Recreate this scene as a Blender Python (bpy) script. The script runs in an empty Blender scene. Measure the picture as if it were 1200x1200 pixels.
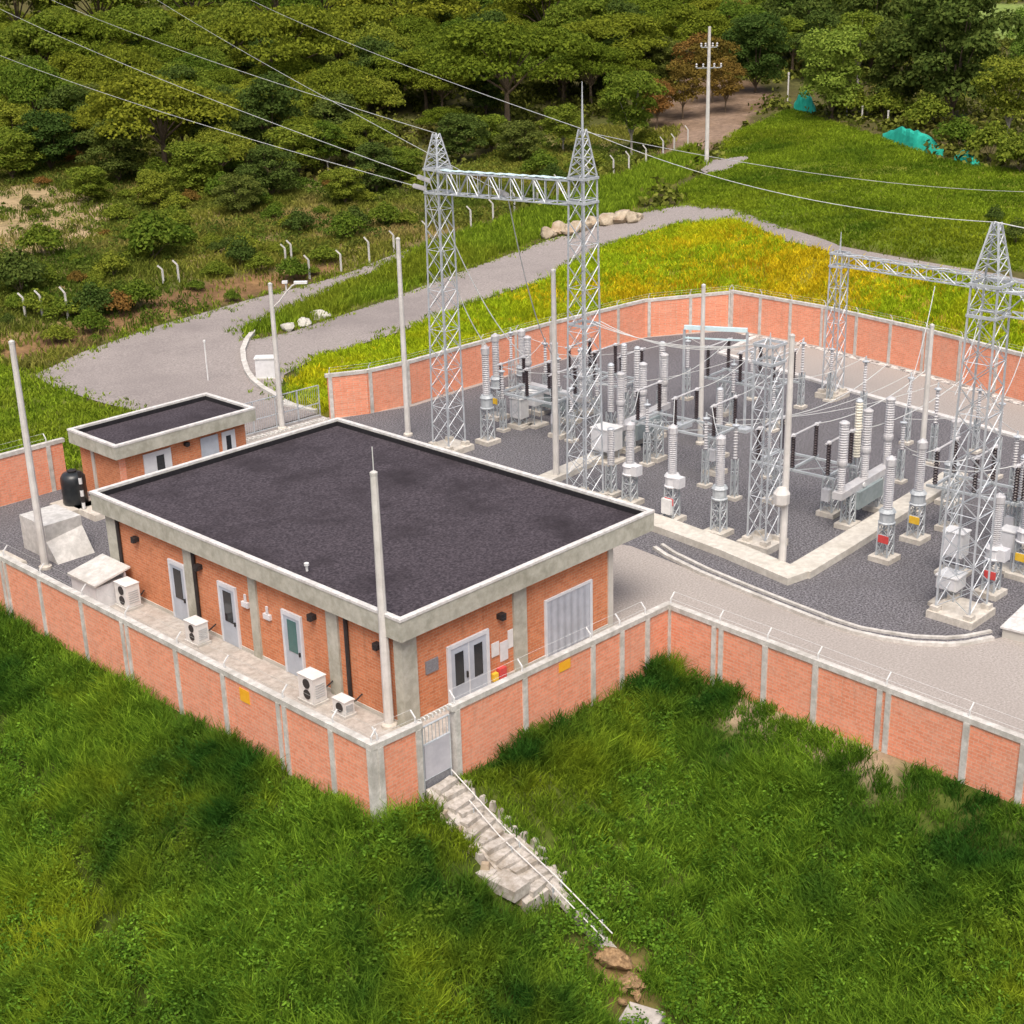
import bpy, bmesh, math, random
import numpy as np
from mathutils import Matrix, Vector

random.seed(7)
RNG = np.random.default_rng(11)
scene = bpy.context.scene
COL = scene.collection

# ------------------------------------------------------------------ camera
CAM = np.array([-29.8239, -34.7405, 25.8071])
YAW, PITCH, ROLL, FPX = math.radians(44.3977), math.radians(20.8897), math.radians(-1.5220), 1708.52


def cam_axes():
    cy, sy, cp, sp = math.cos(YAW), math.sin(YAW), math.cos(PITCH), math.sin(PITCH)
    f = np.array([cy * cp, sy * cp, -sp])
    r = np.array([sy, -cy, 0.0])
    u = np.cross(r, f)
    cr, sr = math.cos(ROLL), math.sin(ROLL)
    return cr * r + sr * u, -sr * r + cr * u, f


AR, AU, AF = cam_axes()
cam_data = bpy.data.cameras.new('camera')
cam = bpy.data.objects.new('camera', cam_data)
COL.objects.link(cam)
m = Matrix.Identity(4)
for i in range(3):
    m[i][0], m[i][1], m[i][2], m[i][3] = AR[i], AU[i], -AF[i], CAM[i]
cam.matrix_world = m
cam_data.sensor_width = 36
cam_data.lens = FPX / 1200 * 36
cam_data.clip_start = 0.5
cam_data.clip_end = 5000
scene.camera = cam

# ------------------------------------------------------------------ light
SUN_EL, SUN_AZ = math.radians(60), math.radians(222)   # azimuth measured from +X, counter-clockwise
world = bpy.data.worlds.new('World')
scene.world = world
world.use_nodes = True
wn = world.node_tree
for n in list(wn.nodes):
    wn.nodes.remove(n)
sky = wn.nodes.new('ShaderNodeTexSky')
sky.sky_type = 'NISHITA'
sky.sun_disc = False
sky.sun_elevation = SUN_EL
sky.sun_rotation = math.pi / 2 - SUN_AZ
sky.dust_density = 6.0
sky.air_density = 0.7
sky.ozone_density = 0.3
bg = wn.nodes.new('ShaderNodeBackground')
bg.inputs['Strength'].default_value = 0.15
wo = wn.nodes.new('ShaderNodeOutputWorld')
wn.links.new(sky.outputs[0], bg.inputs['Color'])
wn.links.new(bg.outputs[0], wo.inputs['Surface'])
sl = bpy.data.lights.new('sun', 'SUN')
sl.energy = 1.7
sl.angle = math.radians(32)
sl.color = (1.0, 0.965, 0.915)
so = bpy.data.objects.new('sun', sl)
COL.objects.link(so)
sd = Vector((math.cos(SUN_EL) * math.cos(SUN_AZ), math.cos(SUN_EL) * math.sin(SUN_AZ), math.sin(SUN_EL)))
so.rotation_euler = sd.to_track_quat('Z', 'Y').to_euler()
so.location = (0, 0, 80)
scene.view_settings.view_transform = 'Standard'
scene.view_settings.look = 'None'
scene.view_settings.gamma = 1
scene.view_settings.exposure = 0.46
scene.view_settings.use_curve_mapping = False
scene.cycles.max_bounces = 6
scene.cycles.transparent_max_bounces = 6


# ------------------------------------------------------------------ helpers: rays
def ray(px, py):
    return AF + AR * (px - 600) / FPX - AU * (py - 600) / FPX


def at(px, py, z=0.0):
    """point of the place at height z that the photograph shows at (px, py)"""
    d = ray(px, py)
    t = (z - CAM[2]) / d[2]
    return CAM + t * d


def at2(px, py, z=0.0):
    p = at(px, py, z)
    return (float(p[0]), float(p[1]))


def project(P):
    d = np.asarray(P, float) - CAM
    z = d @ AF
    return 600 + FPX * (d @ AR) / z, 600 - FPX * (d @ AU) / z, z


def inpoly(x, y, poly):
    x = np.asarray(x, float); y = np.asarray(y, float)
    c = np.zeros(x.shape, bool)
    n = len(poly)
    j = n - 1
    for i in range(n):
        xi, yi = poly[i][0], poly[i][1]
        xj, yj = poly[j][0], poly[j][1]
        if yi != yj:
            c ^= ((yi > y) != (yj > y)) & (x < (xj - xi) * (y - yi) / (yj - yi) + xi)
        j = i
    return c


def smooth(a, b, x):
    t = np.clip((x - a) / (b - a), 0, 1)
    return t * t * (3 - 2 * t)


_P = np.random.default_rng(3).random((256, 256))


def vnoise(x, y, s):
    x = np.asarray(x, float) / s; y = np.asarray(y, float) / s
    xi = np.floor(x).astype(int); yi = np.floor(y).astype(int)
    fx = x - xi; fy = y - yi
    fx = fx * fx * (3 - 2 * fx); fy = fy * fy * (3 - 2 * fy)
    g = lambda a, b: _P[a % 256, b % 256]
    return (g(xi, yi) * (1 - fx) + g(xi + 1, yi) * fx) * (1 - fy) + (g(xi, yi + 1) * (1 - fx) + g(xi + 1, yi + 1) * fx) * fy


# ------------------------------------------------------------------ terrain height
PAD = [(-4.35, -3.35), (10.75, -3.35), (10.0, -18), (9.4, -30), (49, -30), (50.0, -10), (51.95, 1.9), (54.1, 10),
       (55.6, 18.7), (55.85, 26.4), (50, 29.8), (40.5, 30.5), (27.7, 30.3), (22.8, 32.2), (22.9, 33.2), (14.6, 33.4),
       (-4.35, 33.6)]
_cp = []
for p in [(-4.6, 34), (3, 34.4), (10, 34.6), (22, 34), (30, 31), (40, 31.2), (50, 30.8), (57, 27), (57, 18), (55.5, 10), (53.2, 1),
          (51.5, -10), (50, -25), (30, 10), (10, 10), (40, -10), (20, 20)]:
    _cp.append((p[0], p[1], 0.0))
for q in [(45, 440, 0), (0, 520, -.1), (0, 420, .3), (270, 440, 0), (290, 355, .6), (330, 415, .1), (480, 370, .8), (400, 330, 1.0),
          (640, 330, 2.0), (640, 290, 2.3), (780, 240, 4.2), (828, 190, 5), (870, 250, 4.6), (960, 290, 4.2), (1130, 320, 3.8),
          (1200, 335, 3.6), (1300, 350, 3.2), (0, 370, 1), (80, 370, 1), (210, 330, 1.6), (330, 300, 2), (430, 300, 2), (620, 255, 3.2),
          (700, 200, 4.8), (100, 250, 3), (0, 250, 3), (-150, 300, 2), (200, 200, 4.5), (380, 200, 4.2), (595, 150, 6), (700, 140, 6.6),
          (830, 120, 8), (885, 108, 8.5), (940, 125, 7.8), (1070, 165, 7), (1200, 190, 6.4), (1350, 220, 5.6), (1200, 260, 5),
          (0, 60, 9), (300, 60, 9.2), (600, 60, 9.6), (900, 55, 10.5), (1200, 60, 10), (0, 8, 13), (600, 8, 13.5), (1200, 10, 14)]:
    p = at(q[0], q[1], q[2])
    _cp.append((p[0], p[1], q[2]))
for ang in (5, 20, 35, 45, 55, 70, 88):
    a = math.radians(ang)
    _cp.append((CAM[0] + 620 * math.cos(a), CAM[1] + 620 * math.sin(a), 45))
_cp = np.array(_cp)
_S = 100.0


def _phi(r2):
    return np.where(r2 > 1e-12, 0.5 * r2 * np.log(np.maximum(r2, 1e-12)), 0)


_A = _cp[:, :2] / _S
_n = len(_A)
_K = _phi(((_A[:, None] - _A[None]) ** 2).sum(-1)) + np.eye(_n) * 2e-3
_Pm = np.hstack([np.ones((_n, 1)), _A])
_M = np.block([[_K, _Pm], [_Pm.T, np.zeros((3, 3))]])
_w = np.linalg.solve(_M, np.concatenate([_cp[:, 2], np.zeros(3)]))


def back_z(x, y):
    X = np.stack([x, y], -1) / _S
    out = np.empty(len(X))
    for i in range(0, len(X), 20000):
        c = X[i:i + 20000]
        out[i:i + 20000] = _phi(((c[:, None] - _A[None]) ** 2).sum(-1)) @ _w[:_n] + _w[_n] + c @ _w[_n + 1:]
    return out


def front_d(x, y):
    dx = np.maximum(-4.3 - x, 0); dy = np.maximum(-3.3 - y, 0)
    d1 = np.hypot(dx, dy)
    xr = 10.75 + (y + 3.3) * 0.05
    d2 = np.maximum(xr - x, 0)
    return np.where(y < -3.3, np.minimum(d1, np.where(d2 > 0, d2, 0)), d1)


def tz(x, y):
    x = np.atleast_1d(np.asarray(x, float)); y = np.atleast_1d(np.asarray(y, float))
    d = front_d(x, y)
    zf = -0.42 * np.maximum(d - 0.5, 0)
    zf = np.where(zf < -7, -7 + (zf + 7) * 0.25, zf)
    zb = np.maximum(back_z(x, y), -1.0)
    wb = smooth(34, 48, y + np.minimum(x + 4.3, 0) * 0.3)
    isfront = (d > 0)
    z = np.where(isfront, zf * (1 - wb) + zb * wb, zb)
    return z


def hit(px, py):
    """where the sight line through (px, py) meets the terrain"""
    d = ray(px, py)
    t = np.linspace(35, 700, 2600)
    P = CAM + t[:, None] * d
    z = tz(P[:, 0], P[:, 1])
    k = np.argmax(P[:, 2] < z)
    if k == 0:
        return CAM + 400 * d
    a, b = P[k - 1], P[k]
    g0 = a[2] - z[k - 1]; g1 = z[k] - b[2]
    return a + (b - a) * (g0 / (g0 + g1 + 1e-9))


def hits(L):
    return [tuple(hit(*q)[:2]) for q in L]


# ------------------------------------------------------------------ helpers: objects
LABELS = {}


def tag(o, label, cat, group=None, kind=None):
    if label: o['label'] = label
    if cat: o['category'] = cat
    if group: o['group'] = group
    if kind: o['kind'] = kind
    return o


def thing(name, label, cat, loc=(0, 0, 0), rz=0.0, group=None):
    o = bpy.data.objects.new(name, None)
    COL.objects.link(o)
    o.empty_display_size = 0.3
    o.location = loc
    o.rotation_euler = (0, 0, rz)
    return tag(o, label, cat, group)


def copy_thing(root, loc, rz, label, group=None, scale=None):
    r = root.copy(); COL.objects.link(r)
    r.location = loc; r.rotation_euler = (0, 0, rz)
    if scale: r.scale = scale
    r['label'] = label
    if group: r['group'] = group
    for ch in list(root.children):
        c = ch.copy(); COL.objects.link(c); c.parent = r
        for g in list(ch.children):
            d = g.copy(); COL.objects.link(d); d.parent = c
    return r


def rootloc(o):
    while o.parent: o = o.parent
    return np.array(o.location)


class MB:
    def __init__(s):
        s.v = []; s.f = []

    def box(s, c, size, rz=0.0, taper=1.0):
        cx, cy, cz = c; hx, hy, hz = size[0] / 2, size[1] / 2, size[2] / 2
        ca, sa = math.cos(rz), math.sin(rz)
        b = len(s.v)
        for z, k in ((-hz, 1), (hz, taper)):
            for x, y in ((-hx, -hy), (hx, -hy), (hx, hy), (-hx, hy)):
                x *= k; y *= k
                s.v.append((cx + x * ca - y * sa, cy + x * sa + y * ca, cz + z))
        for q in ((0, 3, 2, 1), (4, 5, 6, 7), (0, 1, 5, 4), (1, 2, 6, 5), (2, 3, 7, 6), (3, 0, 4, 7)):
            s.f.append(tuple(b + i for i in q))
        return s

    def mm(s, x0, x1, y0, y1, z0, z1):
        return s.box(((x0 + x1) / 2, (y0 + y1) / 2, (z0 + z1) / 2), (x1 - x0, y1 - y0, z1 - z0))

    def bar(s, p, q, r, n=4, r2=None):
        p = np.array(p, float); q = np.array(q, float)
        d = q - p; L = np.linalg.norm(d)
        if L < 1e-6: return s
        d /= L
        a = np.cross(d, (0, 0, 1.0)) if abs(d[2]) < .95 else np.cross(d, (1.0, 0, 0))
        a /= np.linalg.norm(a); c = np.cross(d, a)
        r2 = r if r2 is None else r2
        b = len(s.v)
        off = math.pi / 4 if n == 4 else 0
        for pt, rr in ((p, r), (q, r2)):
            for i in range(n):
                t = 2 * math.pi * i / n + off
                s.v.append(tuple(pt + rr * (math.cos(t) * a + math.sin(t) * c)))
        for i in range(n):
            j = (i + 1) % n
            s.f.append((b + i, b + j, b + n + j, b + n + i))
        s.f.append(tuple(b + i for i in reversed(range(n))))
        s.f.append(tuple(b + n + i for i in range(n)))
        return s

    def tube(s, pts, r, n=6):
        pts = [np.array(p, float) for p in pts]
        b = len(s.v)
        for k, p in enumerate(pts):
            d = pts[min(k + 1, len(pts) - 1)] - pts[max(k - 1, 0)]
            d /= np.linalg.norm(d) + 1e-9
            a = np.cross(d, (0, 0, 1.0)) if abs(d[2]) < .95 else np.cross(d, (1.0, 0, 0))
            a /= np.linalg.norm(a); c = np.cross(d, a)
            rr = r[k] if isinstance(r, (list, tuple)) else r
            for i in range(n):
                t = 2 * math.pi * i / n
                s.v.append(tuple(p + rr * (math.cos(t) * a + math.sin(t) * c)))
        for k in range(len(pts) - 1):
            for i in range(n):
                j = (i + 1) % n
                s.f.append((b + k * n + i, b + k * n + j, b + (k + 1) * n + j, b + (k + 1) * n + i))
        s.f.append(tuple(b + i for i in reversed(range(n))))
        e = b + (len(pts) - 1) * n
        s.f.append(tuple(e + i for i in range(n)))
        return s

    def lathe(s, prof, cx=0, cy=0, n=10):
        b = len(s.v)
        for r, z in prof:
            for i in range(n):
                t = 2 * math.pi * i / n
                s.v.append((cx + r * math.cos(t), cy + r * math.sin(t), z))
        for k in range(len(prof) - 1):
            for i in range(n):
                j = (i + 1) % n
                s.f.append((b + k * n + i, b + k * n + j, b + (k + 1) * n + j, b + (k + 1) * n + i))
        s.f.append(tuple(b + i for i in reversed(range(n))))
        e = b + (len(prof) - 1) * n
        s.f.append(tuple(e + i for i in range(n)))
        return s

    def insulator(s, cx, cy, z0, z1, r0, r1, sheds, n=10):
        prof = [(r0, z0)]
        h = (z1 - z0) / sheds
        for k in range(sheds):
            z = z0 + k * h
            prof += [(r0, z + .1 * h), (r1, z + .45 * h), (r0, z + .8 * h)]
        prof.append((r0, z1))
        return s.lathe(prof, cx, cy, n)

    def wall(s, p, q, t, z0, z1, z1b=None, z0b=None):
        """upright slab of thickness t from p to q (plan points); tops z1 at p, z1b at q"""
        p = np.array(p, float); q = np.array(q, float)
        d = (q - p) / np.linalg.norm(q - p); nn = np.array([-d[1], d[0]]) * t / 2
        z1b = z1 if z1b is None else z1b
        z0b = z0 if z0b is None else z0b
        b = len(s.v)
        for a, z in ((p - nn, z0), (q - nn, z0b), (q + nn, z0b), (p + nn, z0), (p - nn, z1), (q - nn, z1b), (q + nn, z1b), (p + nn, z1)):
            s.v.append((a[0], a[1], z))
        for f in ((0, 3, 2, 1), (4, 5, 6, 7), (0, 1, 5, 4), (1, 2, 6, 5), (2, 3, 7, 6), (3, 0, 4, 7)):
            s.f.append(tuple(b + i for i in f))
        return s

    def prism(s, poly, z0, z1):
        n = len(poly); b = len(s.v)
        for z in (z0, z1):
            for p in poly: s.v.append((p[0], p[1], z))
        s.f.append(tuple(b + i for i in reversed(range(n))))
        s.f.append(tuple(b + n + i for i in range(n)))
        for i in range(n):
            j = (i + 1) % n
            s.f.append((b + i, b + j, b + n + j, b + n + i))
        return s

    def build(s, name, mat, parent=None, origin=None, smooth=False):
        off = rootloc(parent) if parent else (np.array(origin, float) if origin is not None else np.zeros(3))
        V = np.array(s.v, float) - off
        me = bpy.data.meshes.new(name)
        me.from_pydata([tuple(v) for v in V], [], s.f)
        me.materials.append(mat)
        if smooth:
            me.polygons.foreach_set('use_smooth', [True] * len(me.polygons))
        me.update()
        o = bpy.data.objects.new(name, me)
        COL.objects.link(o)
        if parent: o.parent = parent
        else: o.location = off
        return o


def quad_mesh(name, V, mat, rnd=None):
    """V: (n,4,3) quads -> one mesh object, built fast"""
    n = len(V)
    me = bpy.data.meshes.new(name)
    me.vertices.add(n * 4)
    me.vertices.foreach_set('co', V.reshape(-1).astype(np.float32))
    me.loops.add(n * 4)
    me.loops.foreach_set('vertex_index', np.arange(n * 4, dtype=np.int32))
    me.polygons.add(n)
    me.polygons.foreach_set('loop_start', np.arange(0, n * 4, 4, dtype=np.int32))
    me.polygons.foreach_set('loop_total', np.full(n, 4, dtype=np.int32))
    me.materials.append(mat)
    if rnd is not None:
        at_ = me.attributes.new('rnd', 'FLOAT', 'FACE')
        at_.data.foreach_set('value', rnd.astype(np.float32))
    me.update()
    o = bpy.data.objects.new(name, me)
    return o


# ------------------------------------------------------------------ materials
def new_mat(name):
    mt = bpy.data.materials.new(name)
    mt.use_nodes = True
    nt = mt.node_tree
    for n in list(nt.nodes): nt.nodes.remove(n)
    out = nt.nodes.new('ShaderNodeOutputMaterial')
    return mt, nt, out


def N(nt, kind, **kw):
    n = nt.nodes.new(kind)
    for k, v in kw.items():
        if k in n.inputs: n.inputs[k].default_value = v
        else: setattr(n, k, v)
    return n


def pos(nt):
    return nt.nodes.new('ShaderNodeNewGeometry').outputs['Position']


def mixc(nt, fac, a, b):
    mx = nt.nodes.new('ShaderNodeMix')
    mx.data_type = 'RGBA'
    for sock, v in ((0, fac), (6, a), (7, b)):
        if hasattr(v, 'links') or hasattr(v, 'is_linked'): nt.links.new(v, mx.inputs[sock])
        else: mx.inputs[sock].default_value = v if sock == 0 else (*v, 1)
    return mx.outputs[2]


def noise(nt, scale, detail=4, rough=.6, vec=None):
    n = N(nt, 'ShaderNodeTexNoise', Scale=scale, Detail=detail, Roughness=rough)
    nt.links.new(vec if vec is not None else pos(nt), n.inputs['Vector'])
    return n.outputs['Fac']


def ramp(nt, fac, lo, hi):
    r = N(nt, 'ShaderNodeMapRange')
    nt.links.new(fac, r.inputs['Value'])
    r.inputs['From Min'].default_value = lo
    r.inputs['From Max'].default_value = hi
    return r.outputs['Result']


def surf(nt, out, col, rough=.8, metal=0.0, bump=None, bdist=.02, spec=.3):
    b = nt.nodes.new('ShaderNodeBsdfPrincipled')
    if hasattr(col, 'is_linked'): nt.links.new(col, b.inputs['Base Color'])
    else: b.inputs['Base Color'].default_value = (*col, 1)
    b.inputs['Roughness'].default_value = rough
    b.inputs['Metallic'].default_value = metal
    b.inputs['Specular IOR Level'].default_value = spec
    if bump is not None:
        bp = N(nt, 'ShaderNodeBump', Strength=.6, Distance=bdist)
        nt.links.new(bump, bp.inputs['Height'])
        nt.links.new(bp.outputs[0], b.inputs['Normal'])
    nt.links.new(b.outputs[0], out.inputs['Surface'])
    return b


def speckle(name, c1, c2, s1=3.0, c3=None, s2=.3, rough=.85, metal=0., lo=.35, hi=.65, spec=.3, bd=.02, dirt=.6):
    mt, nt, out = new_mat(name)
    f = noise(nt, s1, 5, .7)
    col = mixc(nt, ramp(nt, f, lo, hi), c1, c2)
    if c3:
        g = noise(nt, s2, 5, .65)
        mm_ = N(nt, 'ShaderNodeMath', operation='MULTIPLY')
        nt.links.new(ramp(nt, g, .48, .72), mm_.inputs[0]); mm_.inputs[1].default_value = dirt
        col = mixc(nt, mm_.outputs[0], col, c3)
    surf(nt, out, col, rough, metal, None, bd, spec)
    return mt


def brick(name, c1, c2, mortar, stain, sc=1.0, stainfac=.55):
    mt, nt, out = new_mat(name)
    sep = nt.nodes.new('ShaderNodeSeparateXYZ'); nt.links.new(pos(nt), sep.inputs[0])
    ad = N(nt, 'ShaderNodeMath', operation='ADD'); nt.links.new(sep.outputs[0], ad.inputs[0]); nt.links.new(sep.outputs[1], ad.inputs[1])
    cb = nt.nodes.new('ShaderNodeCombineXYZ'); nt.links.new(ad.outputs[0], cb.inputs[0]); nt.links.new(sep.outputs[2], cb.inputs[1])
    bt = nt.nodes.new('ShaderNodeTexBrick')
    nt.links.new(cb.outputs[0], bt.inputs['Vector'])
    bt.inputs['Scale'].default_value = 1.0
    bt.inputs['Brick Width'].default_value = .36 * sc
    bt.inputs['Row Height'].default_value = .135 * sc
    bt.inputs['Mortar Size'].default_value = .014
    bt.inputs['Mortar Smooth'].default_value = .3
    bt.inputs['Bias'].default_value = .1
    bt.inputs['Color1'].default_value = (*c1, 1); bt.inputs['Color2'].default_value = (*c2, 1)
    bt.inputs['Mortar'].default_value = (*mortar, 1)
    g = noise(nt, .7, 6, .7)
    mm_ = N(nt, 'ShaderNodeMath', operation='MULTIPLY'); nt.links.new(ramp(nt, g, .47, .75), mm_.inputs[0]); mm_.inputs[1].default_value = stainfac
    col = mixc(nt, mm_.outputs[0], bt.outputs['Color'], stain)
    g2 = noise(nt, 9, 3, .6)
    col = mixc(nt, ramp(nt, g2, .5, .95), col, (c1[0] * .6, c1[1] * .5, c1[2] * .45))
    g3 = noise(nt, 2.2, 5, .7)
    col = mixc(nt, ramp(nt, g3, .58, 1.0), col, (c1[0] * 1.05, c1[1] * 1.3, c1[2] * 1.4))
    mpv = nt.nodes.new('ShaderNodeMapping'); mpv.inputs['Scale'].default_value = (2.2, 2.2, .25)
    nt.links.new(pos(nt), mpv.inputs['Vector'])
    g4 = noise(nt, 1.6, 5, .7, mpv.outputs[0])
    m4 = N(nt, 'ShaderNodeMath', operation='MULTIPLY'); nt.links.new(ramp(nt, g4, .53, .72), m4.inputs[0]); m4.inputs[1].default_value = .34
    col = mixc(nt, m4.outputs[0], col, (stain[0] * .62, stain[1] * .62, stain[2] * .62))
    surf(nt, out, col, .9, 0, bt.outputs['Fac'], .01, .2)
    return mt


def foliage(name, cols, transl=.25, objvar=.5, patch=None, pscale=.1, plo=.42, phi=.6, patch2=None, p2scale=.05):
    """leaves and blades: a colour per leaf between cols[0] and cols[1], whole plants differ a little"""
    mt, nt, out = new_mat(name)
    geo = nt.nodes.new('ShaderNodeAttribute'); geo.attribute_name = 'rnd'
    col = mixc(nt, geo.outputs['Fac'], cols[0], cols[1])
    if patch:
        col = mixc(nt, ramp(nt, noise(nt, pscale, 4, .6), plo, phi), col, patch)
        if patch2:
            col = mixc(nt, ramp(nt, noise(nt, p2scale, 4, .6, None), .46, .63), col, patch2)
        mv = nt.nodes.new('ShaderNodeMix'); mv.data_type = 'RGBA'; mv.blend_type = 'MULTIPLY'
        mv.inputs[0].default_value = .8
        nt.links.new(col, mv.inputs[6])
        v = mixc(nt, geo.outputs['Fac'], (.42, .44, .42), (1.3, 1.3, 1.25))
        nt.links.new(v, mv.inputs[7]); col = mv.outputs[2]
    if objvar:
        oi = nt.nodes.new('ShaderNodeObjectInfo')
        hs = nt.nodes.new('ShaderNodeHueSaturation')
        r1 = N(nt, 'ShaderNodeMapRange'); nt.links.new(oi.outputs['Random'], r1.inputs['Value'])
        r1.inputs['To Min'].default_value = .5 - .045 * objvar; r1.inputs['To Max'].default_value = .5 + .035 * objvar
        r2 = N(nt, 'ShaderNodeMapRange'); nt.links.new(oi.outputs['Random'], r2.inputs['Value'])
        r2.inputs['From Min'].default_value = 1; r2.inputs['From Max'].default_value = 0
        r2.inputs['To Min'].default_value = 1 - .35 * objvar; r2.inputs['To Max'].default_value = 1 + .35 * objvar
        nt.links.new(r1.outputs[0], hs.inputs['Hue']); nt.links.new(r2.outputs[0], hs.inputs['Value'])
        nt.links.new(col, hs.inputs['Color']); col = hs.outputs[0]
    d = nt.nodes.new('ShaderNodeBsdfDiffuse'); t = nt.nodes.new('ShaderNodeBsdfTranslucent')
    nt.links.new(col, d.inputs[0]); nt.links.new(col, t.inputs[0])
    mx = nt.nodes.new('ShaderNodeMixShader'); mx.inputs[0].default_value = transl
    nt.links.new(d.outputs[0], mx.inputs[1]); nt.links.new(t.outputs[0], mx.inputs[2])
    nt.links.new(mx.outputs[0], out.inputs['Surface'])
    return mt


def wavy_metal(name, c, freq=9.0, axis=0):
    mt, nt, out = new_mat(name)
    sep = nt.nodes.new('ShaderNodeSeparateXYZ'); nt.links.new(pos(nt), sep.inputs[0])
    mu = N(nt, 'ShaderNodeMath', operation='MULTIPLY'); nt.links.new(sep.outputs[axis], mu.inputs[0]); mu.inputs[1].default_value = freq
    sn = N(nt, 'ShaderNodeMath', operation='SINE'); nt.links.new(mu.outputs[0], sn.inputs[0])
    f = noise(nt, 2.0, 5)
    col = mixc(nt, ramp(nt, f, .35, .75), c, tuple(k * .75 for k in c))
    surf(nt, out, col, .5, .1, sn.outputs[0], .03, .4)
    return mt


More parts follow.
